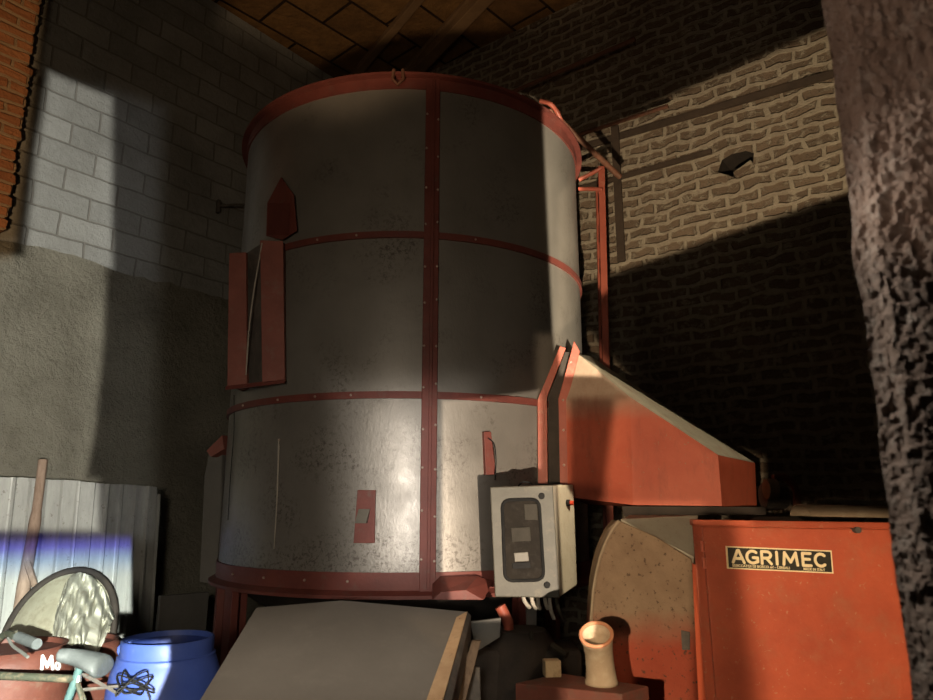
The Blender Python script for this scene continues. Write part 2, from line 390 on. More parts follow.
# brick pilaster standing on the ledge of the left wall
PO = C0 + NL*.34
p1 = onP(5, 258, PO, NL); p0 = onP(38, 0, PO, NL)
tp = ((p1+p0)/2 - C0).dot(DL)
def pilaster():
    bm = bmesh.new(); L = 1.6; rows = []; nz = 150
    h = CEIL - (LEDGE-.02)
    def prof(z, i):
        k = math.floor(z/.095); fr = z/.095 - k
        e = .035*noise.noise(V((k*3.1, 1, 2))) + (-.018 if fr < .2 else .012*noise.noise(V((z*40, i*3, 0))))
        return e
    o = None
    mb = MB(); rows = []
    for j in range(nz*2+1):
        z = h*j/(nz*2); r = []
        e = prof(z, 0)
        # from the wall round the far corner along the inward face towards the camera
        for (t, n_) in ((tp, -.1), (tp, .1), (tp, .2), (tp - e, .34), (tp+.1, .34+e*.6), (tp+.28, .34+e*.5), (tp+.6, .34+e*.7), (tp+L, .34)):
            r.append(C0 + DL*(t - (e if n_ < .3 else 0)) + NL*n_ + V((0, 0, LEDGE-.02+z)))
        rows.append(r)
    b = mb.grid(rows)
    # local axes like the wall: rotate verts into wall frame for the brick texture
    org = C0 + DL*tp + NL*.34 + V((0, 0, LEDGE)); ang = math.atan2(-DL.y, -DL.x)
    R = Matrix.Rotation(-ang, 4, 'Z')
    for v in b.bm.verts: v.co = R @ (v.co - org)
    o = b.build('brick_pillar', 'pilaster', origin=(0, 0, 0)); o.location = org; o.rotation_euler = (0, 0, ang)
    return struct(o)
pilaster()

# small dark hole stone + iron bracket on the left wall
p = onP(217, 207, C0 + NL*.02, NL)
br = empty('wall_bracket', p, 'small dark iron hook bracket fixed to the block wall left of the silo', 'bracket')
MB().box(p + NL*.02, (.03, .05, .14), A).build('back_plate', 'dark_steel', br)
MB().tube([p + NL*.03, p + NL*.16 - DL*.1 + V((0, 0, .02)), p + NL*.2 - DL*.25 + V((0, 0, .06))], .012).build('hook', 'dark_steel', br)
# ------------------------------------------------------------------ the grain silo
SR, SD, SA = 1.398, 5.70, math.radians(-4.6)
SC = V((SD*math.sin(SA), SD*math.cos(SA), 0))
def onCyl(px, py, R=SR):
    d = ray(px, py); o = CAM - SC
    a = d.x**2+d.y**2; b = 2*(o.x*d.x+o.y*d.y); c = o.x**2+o.y**2-R*R
    disc = max(b*b-4*a*c, 0); t = (-b-math.sqrt(disc))/(2*a); return CAM + d*t
def cyl(phi, z, R=SR):   # phi 0 faces the camera, positive to the right
    a = math.atan2(-SC.y, -SC.x) + phi
    return SC + V((R*math.cos(a), R*math.sin(a), z))
def phi_of(p): 
    q = p - SC; a = math.atan2(q.y, q.x) - math.atan2(-SC.y, -SC.x)
    return (a + PI) % (2*PI) - PI
silo = empty('grain_silo', SC, 'tall round grey sheet metal grain dryer silo with red hoops, rims and bolted seam', 'silo')
Z0, Z1, Z2, Z3 = 1.15, 2.265, 3.316, 4.42
for za, zb in ((Z0, Z1), (Z1, Z2), (Z2, Z3)):
    mb = MB(); rows = []
    for j in range(5):
        z = za + (zb-za)*j/4
        rows.append([cyl(2*PI*i/128, z, SR + .006*noise.noise(V((math.cos(i/128*2*PI)*3, math.sin(i/128*2*PI)*3, z*2)))*(0 if j in (0, 4) else 1)) for i in range(129)])
    mb.grid(rows).build('shell_panel', 'silo', silo, smooth=True)
for z in (Z1, Z2):
    MB().lathe([(SR, z-.022), (SR+.018, z-.022), (SR+.018, z+.022), (SR, z+.022)], SC, 128).build('hoop', 'red_dull', silo, smooth=True)
MB().lathe([(SR-.02, 4.375), (SR+.012, 4.375), (SR+.012, 4.455), (SR+.055, 4.455), (SR+.055, 4.475), (SR-.02, 4.475)], SC, 128, close=True).build('top_rim', 'red_dull', silo, smooth=True)
MB().lathe([(SR-.02, 1.215), (SR+.014, 1.215), (SR+.014, 1.115), (SR+.06, 1.09), (SR+.06, 1.07), (SR-.02, 1.07)], SC, 128, close=True).build('base_rim', 'red_dull', silo, smooth=True)
MB().lathe([(SR-.005, 4.46), (.25, 4.75), (.0, 4.76)], SC, 64).build('roof', 'silo', silo, smooth=True)
MB().lathe([(SR-.02, 1.09), (.5, .55), (.0, .55)], SC, 64).build('hopper_bottom', 'dark', silo, smooth=True)
# vertical seam strip
fa = phi_of(onCyl(422.5, 330)); fb = phi_of(onCyl(437.5, 330))
def strip(f0, f1, z0, z1, r0, r1):
    mb = MB(); n = 4; cs = []
    for R, seq in ((r1, range(n+1)), (r0, range(n, -1, -1))):
        cs += [(f0+(f1-f0)*i/n, R) for i in seq]
    lo = [mb.bm.verts.new(cyl(f, z0, R)) for f, R in cs]; hi = [mb.bm.verts.new(cyl(f, z1, R)) for f, R in cs]
    k = len(cs)
    for i in range(k): mb.bm.faces.new((lo[i], lo[(i+1) % k], hi[(i+1) % k], hi[i]))
    mb.bm.faces.new(lo); mb.bm.faces.new(hi[::-1]); return mb
strip(fa, fb, 1.10, 4.46, SR-.004, SR+.022).build('seam_strip', 'red_dull', silo, bevel=.004)
fm = (fa+fb)/2
strip(fm-.004, fm+.010, 1.12, 4.44, SR+.02, SR+.036).build('seam_rib', 'red_dull', silo, bevel=.003)
# bolts (shared mesh, one object each)
def bolt_mesh():
    mb = MB(); bmesh.ops.create_uvsphere(mb.bm, u_segments=10, v_segments=6, radius=.0085)
    o = mb.build('bolt', 'bolt', smooth=True, origin=(0, 0, 0)); return o
b0 = bolt_mesh(); first = True
def bolt(p, parent):
    global first
    o = b0 if first else b0.copy()
    if not first: COL.objects.link(o)
    first = False
    o.parent = parent; o.location = p - wloc(parent)
for z in [1.30+.26*i for i in range(12)]:
    for f in (fa+.007, fb-.007):
        bolt(cyl(f, z + random.uniform(-.03, .03), SR+.024), silo)
for f in [-.9, -.68, -.45, -.22, .30]:
    for z in (Z1, Z2, 1.165): bolt(cyl(f+random.uniform(-.05, .05), z, SR+.02), silo)
# lug at the top
p = cyl(phi_of(onCyl(399, 77)), 4.44, SR+.03)
MB().tube([p+V((-.03, -.02, .05)), p+V((-.035, -.03, -.03)), p+V((0, -.035, -.07)), p+V((.035, -.03, -.03)), p+V((.03, -.02, .05))], .012).build('lifting_lug', 'rust', silo, smooth=True)
# little sight plate low on the shell with a tilted flap
def cylquad(pxs, out): return [SC + (onCyl(x, y)-SC).to_2d().to_3d().normalized()*(SR+out) + V((0, 0, onCyl(x, y).z)) for x, y in pxs]
def cylplate(pxs, r0, r1):
    return MB().hull8(cylquad(pxs, r1), cylquad(pxs, r0))
sp = cylplate([(358, 490), (376, 490), (375, 543), (354, 543)], -.02, .014).build('inspection_plate', 'red_dull', silo, bevel=.003)
q = cylquad([(360, 509), (371, 509), (368, 523), (357, 523)], .018); q2 = cylquad([(360, 509), (371, 509), (368, 523), (357, 523)], .03)
q2[2] = q2[2] - V((0, .035, 0)); q2[3] = q2[3] - V((0, .035, 0))
MB().hull8(q2, q).build('flap', 'meter_lt', sp)
# upright bracket right of the seam with a wire
bk = cylplate([(482, 432), (489, 432), (494, 475), (484, 475)], -.02, .03).build('bracket', 'red_dull', silo, bevel=.003)
w0 = onCyl(488, 438, SR+.04); 
MB().tube(bez([w0, onCyl(494, 444, SR+.06), onCyl(496, 460, SR+.05), onCyl(495, 480, SR+.06)]), .004, 6).build('wire', 'black', bk)
# thin hanging cord on the left of the shell
MB().tube([onCyl(279, 440, SR+.012), onCyl(277, 500, SR+.01), onCyl(274, 549, SR+.012)], [.006, .005, .004], 6).build('cord', 'cable', silo)
bolt(onCyl(279, 440, SR+.012), silo)
MB().tube(bez([onCyl(234, 395, SR+.01), onCyl(234, 430, SR+.012), onCyl(231, 470, SR+.01), onCyl(228, 520, SR+.008)]), .003, 5).build('cord', 'black', silo)
# pointed spout hood high on the left
hood = MB().hull8([onCyl(x, y, SR+.05) for x, y in ((281, 177), (294, 195), (297, 231), (282, 240), (266, 236), (267, 203))],
           [onCyl(x+2, y, SR-.03) for x, y in ((281, 178), (293, 196), (296, 231), (282, 239), (268, 235), (269, 204))]).build('spout_hood', 'red_dull', silo, bevel=.004)
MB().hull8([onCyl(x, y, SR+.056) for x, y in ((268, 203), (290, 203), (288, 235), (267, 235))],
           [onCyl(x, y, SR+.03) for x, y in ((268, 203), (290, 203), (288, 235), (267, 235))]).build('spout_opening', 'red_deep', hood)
# tall intake channel on the left flank
def chan(pxs, out): return [onCyl(x, y, SR+out) for x, y in pxs]
ic = MB()
yR = onCyl(272, 310, SR+.10).y; yL = yR + .16
rp = [onY(x, y, yR) for x, y in ((260, 240), (283, 241), (285, 380), (262, 382))]
lp_ = [onY(x, y, yL) for x, y in ((229, 253), (246, 252), (247, 384), (227, 386))]
ic.prism(rp, (-.02, .25, 0)); ic.prism(lp_, (.03, .25, 0))
ich = ic.build('intake_channel', 'red_pink', silo, bevel=.004)
MB().hull8([onY(245, 254, yL+.05), onY(262, 243, yR+.06), onY(263, 382, yR+.06), onY(246, 385, yL+.05)], [onY(249, 256, yL+.3), onY(266, 244, yR+.3), onY(267, 381, yR+.3), onY(249, 384, yL+.3)]).build('channel_inside', 'dark_steel', ich)
MB().hull8([onY(226, 386, yL-.02), onY(285, 379, yR-.02), onY(285, 383, yR-.02), onY(225, 390, yL-.02)], [onY(229, 386, yL+.3), onY(284, 379, yR+.3), onY(284, 383, yR+.3), onY(229, 389, yL+.3)]).build('channel_floor', 'red_dull', ich)
MB().tube(bez([onY(262, 243, yR-.01), onY(254, 290, yR+.05), onY(249, 330, yR+.08), onY(246, 375, yL-.02)]), .005, 5).build('cobweb_strand', 'cable', ich)
# lower left side chute
MB().prism([onY(x, y, 5.35) for x, y in ((209, 452), (222, 446), (221, 500), (216, 585), (199, 582), (202, 520), (204, 475))], (.1, .30, 0)).build('side_chute', 'grey_board', silo, bevel=.01)
MB().prism([onY(x, y, 5.28) for x, y in ((206, 451), (222, 435), (224, 449), (211, 457))], (.1, .30, 0)).build('side_chute_cap', 'red_pink', silo, bevel=.004)
# flared lip under the seam, lit on the right
MB().hull8([onY(x, y, 4.12) for x, y in ((432, 600), (441, 592), (466, 590), (484, 600))], [onY(x, y, 4.28) for x, y in ((432, 584), (440, 576), (478, 576), (493, 581))]).build('base_lip', 'red_dull', silo, bevel=.003)
# legs under the base rim
def leg(phi, r=SR-.02, w=.13):
    p = cyl(phi, 0, r); q = cyl(phi, 0, r+.06)
    a = math.atan2((p-SC).y, (p-SC).x)
    mb = MB().box(p + V((0, 0, .56)), (.05, w, 1.12), a)
    mb.box(p + V((0, 0, .56)) + (SC-p).normalized()*.05, (.10, .03, 1.12), a); mb.box(p+V((0, 0, .01)), (.16, w+.06, .02), a)
    mb.build('leg', 'red_dull', silo, bevel=.004)
for f in (-1.22, -.98, .55, 2.0, 3.3): leg(f)
# frame of the outlet opening on the shell
of_ = [(560, 346), (566, 348), (547, 397), (548, 484), (538, 484), (537.5, 400)]
MB().hull8([onY(x, y, 4.60) for x, y in of_], [onY(x, y, 4.66) for x, y in of_]).build('outlet_frame', 'red', silo, bevel=.003)
# ------------------------------------------------------------------ hot air duct
pd = onY(650, 505, 4.5); pd.z = 1.55
duct = empty('air_duct', pd, 'red hot air duct with a dusty sloping top between silo and fan', 'duct')
tl, tm, tr, tb = onY(578, 354, 4.58), onY(630, 397, 4.36), onY(718, 455, 4.20), onY(755, 463, 4.52)
bl, bm_, br_, bb = onY(562, 496, 4.58), onY(633, 505, 4.36), onY(722, 506, 4.20), onY(757, 510, 4.52)
ml = onY(566, 400, 4.56)
back_t = onY(590, 356, 5.1); back_b = onY(590, 505, 5.1)
mb = MB(); vs = {k: mb.bm.verts.new(v) for k, v in dict(tl=tl, tm=tm, tr=tr, tb=tb, bl=bl, bm=bm_, br=br_, bb=bb, ml=ml, kt=back_t, kb=back_b).items()}
for f in (('tl', 'tm', 'bm', 'bl', 'ml'), ('tm', 'tr', 'br', 'bm'), ('tr', 'tb', 'bb', 'br'), ('tl', 'tb', 'tr', 'tm'), ('tl', 'kt', 'tb'), ('tb', 'kt', 'kb', 'bb'), ('tl', 'ml', 'bl', 'kb', 'kt'), ('bl', 'bm', 'br', 'bb', 'kb')):
    mb.bm.faces.new([vs[k] for k in f])
M['duct_dusty'] = None
def mat_duct():
    t = NT('dusty duct paint')
    red = t.ramp(t.noise(3, 6), [(.3, (.36, .066, .032)), (.7, (.45, .105, .055))])
    g = t.n('ShaderNodeNewGeometry'); sep = t.n('ShaderNodeSeparateXYZ'); t.l(g.outputs['Normal'], sep.inputs[0])
    up = t.ramp(sep.outputs[2], [(.25, 0), (.5, 1)])          # dust lies on upward faces
    s2 = t.n('ShaderNodeSeparateXYZ'); t.l(t.tc, s2.inputs[0])
    hi = t.ramp(t.math('ADD', s2.outputs[2], t.math('MULTIPLY', t.noise(6, 5), .10)), [(.62, 0), (.80, .85)])
    dust = t.ramp(t.noise(8, 7, .7), [(.3, (.19, .165, .12)), (.7, (.26, .23, .17))])
    c = t.mix(t.math('MAXIMUM', up, hi), red, dust)
    c = t.mix(t.ramp(t.noise(5, 8, .75, stretch=(3, 3, .8)), [(.5, 0), (.75, .55)]), c, (.16, .045, .028))
    c = t.mix(t.ramp(t.noise(40, 6, .7), [(.62, 0), (.68, .7)]), c, (.26, .15, .09))
    t.bump(t.noise(40, 6), .25, .008)
    return t.done(c, .6, 0, .3)
M['duct_dusty'] = mat_duct()
mb.build('duct_body', 'duct_dusty', duct)
fp = [(574, 341), (580, 351), (568, 398), (568, 484), (560, 484), (558.5, 398.6)]
MB().hull8([onY(x, y, 4.56) for x, y in fp], [onY(x, y, 4.60) for x, y in fp]).build('inlet_flange', 'red', duct, bevel=.003)
cp = [(565, 352), (575, 352), (562, 398), (562, 484), (548.5, 484), (548.5, 398)]
MB().hull8([onY(x, y, 4.64) for x, y in cp], [onY(x+3, y, 4.85) for x, y in cp]).build('collar', 'dark', duct)
for x, y in ((571, 362), (563, 400), (563.5, 430), (564, 465)): bolt(onY(x, y, 4.555), duct)
MB().hull8([onY(x, y, 4.16) for x, y in ((622, 506), (766, 507), (766, 515), (624, 516))], [onY(x, y, 4.55) for x, y in ((622, 506), (762, 508), (762, 513), (624, 513))]).build('outlet_flange', 'dark', duct, bevel=.003)
# ------------------------------------------------------------------ fan housing
pf = onY(645, 600, 3.9); pf.z = 0
fan = empty('fan_housing', pf, 'round shouldered fan housing with dust caked front left of red cabinet', 'fan housing')
fo = [(592, 690), (591, 640), (592, 615), (594, 590), (597, 572), (601, 556), (606, 543), (612, 531), (620, 521), (655, 536), (692, 559), (697, 620), (700, 700)]
f3 = [onY(x, y, 3.72) for x, y in fo]
f3[0] = V((f3[0].x, 3.72, .25)); f3[-1] = V((f3[-1].x, 3.72, .25))
b3 = [p + V((0.06, .5, 0)) for p in f3]
mbf = MB(); nf = len(f3)
a = [mbf.bm.verts.new(p) for p in f3]; b = [mbf.bm.verts.new(p) for p in b3]
mbf.bm.faces.new(a); mbf.bm.faces.new(b[::-1])
for i in range(nf):
    mbf.bm.faces.new((a[i], b[i], b[(i+1) % nf], a[(i+1) % nf]))
mbf.build('scroll_casing', 'fan', fan, bevel=.006)
tq = [(621, 521), (692, 558), (697, 514), (628, 516)]
MB().hull8([onY(621, 519, 3.74), onY(694, 557, 3.74), onY(698, 515, 4.1), onY(630, 515, 4.1)], [p+V((0, .02, -.05)) for p in (onY(621, 519, 3.74), onY(694, 557, 3.74), onY(698, 515, 4.1), onY(630, 515, 4.1))]).build('top_slope', 'cream_box', fan, bevel=.003)
MB().tube([p + V((-.004, -.006, 0)) for p in f3[0:9]], .008, 8).build('rim_bead', 'clay', fan, smooth=True)
MB().hull8([onY(x, y, 3.70) for x, y in ((681, 630), (690, 632), (690, 650), (682, 650))], [onY(x, y, 3.76) for x, y in ((681, 630), (690, 632), (690, 650), (682, 650))]).build('latch', 'dark_steel', fan, bevel=.003)
for z in (.12,):
    for x in (f3[0].x+.05, f3[-1].x-.05):
        MB().box((x, 3.97, .13), (.05, .45, .26)).build('foot', 'dark_steel', fan)
# ------------------------------------------------------------------ burner cabinet
pc = onY(800, 600, 3.55); pc.z = 0
cab = empty('burner_cabinet', pc, 'orange red steel burner cabinet with black and cream maker plate', 'cabinet')
YL, YR = 3.32, 3.26
c_tl, c_tr, c_br, c_bl = onY(693, 523, YL), onY(893, 526, YR), onY(917, 700, YR), onY(707, 700, YL)
c_bl = c_tl + (c_bl-c_tl)*((.2-c_tl.z)/(c_bl.z-c_tl.z)); c_br = c_tr + (c_br-c_tr)*((.2-c_tr.z)/(c_br.z-c_tr.z))
xdir = (c_tr-c_tl).normalized(); zdir = (c_tl-c_bl).normalized(); ndir = xdir.cross(zdir).normalized()
if ndir.y > 0: ndir = -ndir
back = V((.15, .36, 0))
q = [c_tl - ndir*.02, c_tr - ndir*.02, c_br - ndir*.02, c_bl - ndir*.02]
MB().hull8(q, [p+back for p in q]).build('cabinet_body', 'cab_red', cab, bevel=.006)
W = (c_tr-c_tl).length; H = (c_tl-c_bl).length
def cf(u, w, n=0): return c_tl + (c_tr-c_tl)*u + ((c_bl-c_tl)*(1-u) + (c_br-c_tr)*u)*w + ndir*n
door = MB().hull8([cf(.045, .012, .006), cf(.995, .012, .006), cf(.995, .98, .006), cf(.045, .98, .006)], [cf(.045, .012, -.018), cf(.995, .012, -.018), cf(.995, .98, -.018), cf(.045, .98, -.018)]).build('door', 'cab_red', cab, bevel=.005)
for w in (.06, .115): 
    MB().tube([cf(.038, w, .006), cf(.038, w+.035, .006)], .010, 8).build('hinge', 'duct_red', cab, smooth=True)
MB().hull8([cf(-.004, -.012, .012), cf(1.004, -.012, .012), cf(1.004, .008, .012), cf(-.004, .008, .012)], [cf(-.004, -.012, -.05), cf(1.004, -.012, -.05), cf(1.004, .008, -.05), cf(-.004, .008, -.05)]).build('top_edge', 'cab_red', cab, bevel=.004)
# bright flange strip left of the door
MB().hull8([onY(692, 563, 3.40), onY(697, 566, 3.36), onY(708, 712, 3.36), onY(699, 712, 3.40)], [onY(693, 563, 3.5), onY(699, 566, 3.5), onY(711, 712, 3.5), onY(701, 712, 3.5)]).build('side_flange', 'duct_red', cab)
pb = onY(857, 530, 3.25)
MB().tube([pb + V((0, .03, 0)), pb - V((0, .012, 0))], .014, 12).build('screw', 'dark_steel', cab, smooth=True)
# maker plate
s_tl, s_tr, s_br, s_bl = [onP(x, y, c_tl + ndir*.008, ndir) for x, y in ((725.5, 546), (831, 550.5), (833, 573.5), (727, 568.5))]
sx = (s_tr-s_tl); sy = (s_bl-s_tl); sn = ndir
def sg(u, w, n=0): return s_tl + sx*u + (sy*(1-u) + (s_br-s_tr)*u)*w + sn*n
plate = MB().hull8([sg(0, 0, .006), sg(1, 0, .006), sg(1, 1, .006), sg(0, 1, .006)], [sg(0, 0, -.004), sg(1, 0, -.004), sg(1, 1, -.004), sg(0, 1, -.004)]).build('nameplate', 'sign_cream', cab)
MB().hull8([sg(.014, .055, .0085), sg(.986, .055, .0085), sg(.986, .945, .0085), sg(.014, .945, .0085)], [sg(.014, .055, .005), sg(.986, .055, .005), sg(.986, .945, .005), sg(.014, .945, .005)]).build('plate_field', 'sign_black', plate)
def arc(cx, cy, rx, ry, a0, a1, n=12): return [(cx+rx*math.cos(math.radians(a0+(a1-a0)*i/n)), cy+ry*math.sin(math.radians(a0+(a1-a0)*i/n))) for i in range(n+1)]
GLYPH = {   # pen strokes in a unit box, y up
 'A': [[(.02, 0), (.45, 1), (.55, 1), (.98, 0)], [(.2, .33), (.8, .33)]],
 'G': [arc(.55, .5, .5, .5, 50, 310, 18) , [(.60, .45), (.98, .45), (.98, .12)], [(.98, .12), (.87, .1)]],
 'R': [[(.08, 0), (.08, 1), (.55, 1)], arc(.55, .73, .38, .27, 90, -90, 10), [(.55, .46), (.08, .46)], [(.5, .46), (.95, 0)]],
 'I': [[(.5, 0), (.5, 1)]],
 'M': [[(.05, 0), (.14, 1), (.5, .22), (.86, 1), (.95, 0)]],
 'E': [[(.92, 1), (.1, 1), (.1, 0), (.92, 0)], [(.1, .52), (.8, .52)]],
 'C': [arc(.55, .5, .5, .5, 48, 312, 18)],
 'o': [arc(.5, .5, .45, .5, 0, 360, 16)]}
def strokes(body, boxes, pen, name, parent, mat, P, n, asp):
    # boxes: (u0, u1, w_top, w_bottom) of every letter on the plate; asp = plate height / plate width
    mb = MB()
    for ch, (u0, u1, w0, w1) in zip(body, boxes):
        for pl_ in GLYPH[ch]:
            q = [(u0 + (u1-u0)*x, w1 - (w1-w0)*y) for x, y in pl_]
            for i, ((xa, ya), (xb, yb)) in enumerate(zip(q, q[1:])):
                dx, dy = xb-xa, (yb-ya)*asp; l = math.hypot(dx, dy) or 1; a0 = math.atan2(dy, dx)
                pts = [(xa + pen*math.cos(a0+PI/2+PI*k/6), ya + pen/asp*math.sin(a0+PI/2+PI*k/6)) for k in range(7)] + [(xb + pen*math.cos(a0-PI/2+PI*k/6), yb + pen/asp*math.sin(a0-PI/2+PI*k/6)) for k in range(7)]
                mb.poly([P(x, y, n + .0003*(i % 3)) for x, y in pts])
    return mb.build(name, mat, parent)
def text(body, u, w, height, width, name, parent, mat, bold=.0, P=sg, ex=sx, n=.0095):
    cu = bpy.data.curves.new('txt', 'FONT'); cu.body = body; cu.size = 1; cu.offset = bold; cu.extrude = .002; cu.space_character = 1.06
    to = bpy.data.objects.new('txt', cu); COL.objects.link(to)
    bpy.context.view_layer.update()
    me = bpy.data.meshes.new_from_object(to.evaluated_get(bpy.context.evaluated_depsgraph_get()))
    bpy.data.objects.remove(to)
    xs = [v.co.x for v in me.vertices]; ys = [v.co.y for v in me.vertices]
    x0, x1, y0, y1 = min(xs), max(xs), min(ys), max(ys)
    for v in me.vertices:
        v.co = P(u + (v.co.x-x0)/(x1-x0)*width, w - (v.co.y-y0)/(y1-y0)*height, n + v.co.z*.4) - wloc(parent)
    me.name = name; o = bpy.data.objects.new(name, me); COL.objects.link(o); o.parent = parent
    me.materials.clear(); me.materials.append(M[mat]); return o
strokes('AGRIMEC', [(.055, .165, .17, .70), (.185, .295, .17, .70), (.325, .425, .17, .70), (.455, .495, .17, .70), (.53, .675, .17, .70), (.71, .80, .17, .70), (.83, .935, .17, .70)], .0135, 'lettering', plate, 'sign_cream', sg, .0095, (s_bl-s_tl).length/sx.length)
text('ESSICCATOI DI BOSCO srl - CEREALI', .05, .90, .115, .54, 'small_lettering', plate, 'sign_cream', .02)
text('MADE IN ITALY', .72, .91, .115, .20, 'small_lettering', plate, 'sign_cream', .02)
# things lying on the cabinet top and behind it
cv = MB(); rows = []
pa, pb_ = onY(800, 516, 3.62), onY(896, 518, 3.56)
for i in range(9):
    a = PI*i/8
    rows.append([p + V((0, -.11*math.cos(a)+.0, .055*math.sin(a))) for p in (pa, pa.lerp(pb_, .5), pb_)])
o = cv.grid(rows).build('curved_cover', 'clay', smooth=True, solid=.006)
tag(o, 'dusty half round metal cover lying on the red cabinet top beside the pillar', 'cover')
p = onY(775, 521, 3.5)
o = MB().prism([onY(748, 522, 3.42), onY(806, 523, 3.40), onY(798, 518, 3.62), onY(756, 518, 3.62)], (0, 0, .006)).build('slate_offcut', 'dark_steel')
tag(o, 'thin grey sheet offcut lying flat on the red cabinet top', 'offcut')
pm = onY(776, 505, 4.3); pm.z = 1.45
mo = empty('blower_motor', pm, 'dark blower motor half hidden behind the end of the air duct', 'motor')
MB().tube([onY(763, 496, 4.28), onY(785, 496, 4.28)], [.075, .075], 20).build('motor_body', 'dark_steel', mo, bevel=.006)
MB().tube([onY(766, 489, 4.2), onY(776, 489, 4.2)], .06, 16).build('terminal_box', 'clay', mo, bevel=.004)
MB().tube(bez([onY(773, 478, 4.35), onY(786, 478, 4.35), onY(796, 490, 4.35), onY(797, 513, 4.35)]), .022, 12).build('curved_pipe', 'rust', mo, smooth=True)
MB().box(pm + V((0.03, 0, .0)), (.3, .3, .12)).build('motor_mount', 'dark', mo)
# ------------------------------------------------------------------ control box
BY = 4.02
pbx = onY(530, 597, BY+.15)
cbx = empty('control_box', pbx, 'cream electrical control box with smoked window hanging in front of the silo', 'control box')
ff = [onY(490, 487, BY), onY(553, 485, BY), onY(560, 598, BY), onY(495, 597, BY)]
bk4 = [onY(505, 486, BY+.30), onY(573.5, 484.5, BY+.30), onY(577.5, 585, BY+.30), onY(510, 590, BY+.30)]
MB().hull8([p + V((0, .015, 0)) for p in ff], bk4).build('box_body', 'cream_box', cbx, bevel=.008)
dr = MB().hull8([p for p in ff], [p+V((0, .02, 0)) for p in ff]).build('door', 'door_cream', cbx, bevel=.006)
def rr(x0, y0, x1, y1, x2, y2, x3, y3, r=.22, n=6):   # rounded quad between four corners (pixel space on the door plane)
    P = [V((x0, y0)), V((x1, y1)), V((x2, y2)), V((x3, y3))]; out = []
    for i in range(4):
        c = P[i]; a = P[i-1]; b = P[(i+1) % 4]; k = 9.0
        pa = c + (a-c).normalized()*k; pb2 = c + (b-c).normalized()*k
        for j in range(n+1):
            t = j/n; out.append((1-t)**2*pa + 2*t*(1-t)*c + t*t*pb2)
    return out
wn = rr(502, 500, 539, 499, 544, 580, 505, 581)
MB().tube([onY(q.x, q.y, BY-.004) for q in wn] + [onY(wn[0].x, wn[0].y, BY-.004)], .009, 8, False).build('window_gasket', 'black', dr, smooth=True)
MB().prism([onY(q.x, q.y, BY-.004) for q in wn], (0, .006, 0)).build('window_pane', 'glass_dark', dr)
for nm, mt, pts in (('meter', 'meter', ((524, 504), (537, 504), (538, 520), (525, 520))), ('relay', 'meter', ((511, 528), (530, 527), (531, 541), (512, 542))), ('display', 'meter_lt', ((514, 553), (528, 552), (529, 561), (515, 562))), ('breaker', 'black', ((512, 563), (530, 562), (531, 568), (513, 569)))):
    MB().prism([onY(x, y, BY-.009) for x, y in pts], (0, .006, 0)).build(nm, mt, dr, bevel=.002)
for x, y in ((541.5, 496), (547, 585)):
    p = onY(x, y, BY); MB().tube([p+V((0, .005, 0)), p-V((0, .012, 0))], [.02, .016], 14).build('lock', 'black', dr, smooth=True)
p = onY(567, 503, BY+.2)
MB().tube([p + V((-.01, 0, 0)), p + V((.016, -.008, 0))], .020, 14).build('switch_ring', 'black', cbx)
MB().tube([p + V((.016, -.008, 0)), p + V((.036, -.014, 0))], .014, 14).build('red_button', 'redbutton', cbx, smooth=True)
for k, (x, l, dx) in enumerate(((523, 8, 7), (531, 9, 5), (537, 9, 3), (544, 9, 4), (549, 19, 5), (556, 22, 9))):
    a = onY(x, 596, BY+.12); 
    MB().tube(bez([a+V((0, 0, .02)), onY(x+1, 596+l*.4, BY+.12), onY(x+dx*.5, 598+l*.75, BY+.12), onY(x+dx, 600+l, BY+.13)]), .011, 8).build('cable', 'cable' if k != 5 else 'meter', cbx, smooth=True)
p = onY(526, 486, BY+.1)
MB().tube(bez([onY(518, 486, BY+.1), onY(523, 482, BY+.1), onY(530, 483, BY+.1), onY(533, 486, BY+.1)]), .006, 6).build('wire_loop', 'black', cbx)
# post carrying the control box
pp = onY(532, 600, 4.28)
MB().box((pp.x, 4.36, .85), (.06, .05, 1.7)).build('mounting_post', 'dark_steel', cbx, bevel=.003)
# ------------------------------------------------------------------ ladder and rods by the back wall
lp = onY(600, 380, 5.75); lp.z = 0
lad = empty('ladder', lp, 'narrow red steel ladder standing behind the right side of the silo', 'ladder')
la, lb = onY(601.5, 166, 5.62), onY(606.5, 372, 5.62); lb2 = lb + (lb-la)*((0-lb.z)/(lb.z-la.z))
lb = lb2
dv = V((.035, -.02, 0))
MB().prism([la - V((.028, 0, 0)), la + V((.028, 0, 0)), lb + V((.028, 0, 0)), lb - V((.028, 0, 0))], (0, .03, 0)).build('rail', 'red', lad, bevel=.003)
off = V((.055, .42, 0))
MB().prism([la+off - V((.028, 0, 0)), la+off + V((.028, 0, 0)), lb+off + V((.028, 0, 0)), lb+off - V((.028, 0, 0))], (0, .03, 0)).build('rail', 'red', lad, bevel=.003)
H_ = la.z
k = 0
z = .35
while z < H_-.1:
    a = la + (lb-la)*((z-la.z)/(lb.z-la.z))
    MB().tube([a + V((-.02, .02, 0)), a + off + V((0.0, -.0, .0))], .014, 8).build('rung', 'red_dull', lad, smooth=True)
    z += .3
for dz in (-.02, -.22):
    a = la + V((0, 0, dz)); MB().tube([a, onY(579, 180 if dz > -.1 else 189, 5.72)], .018, 8).build('tie_bar', 'red', lad, smooth=True)
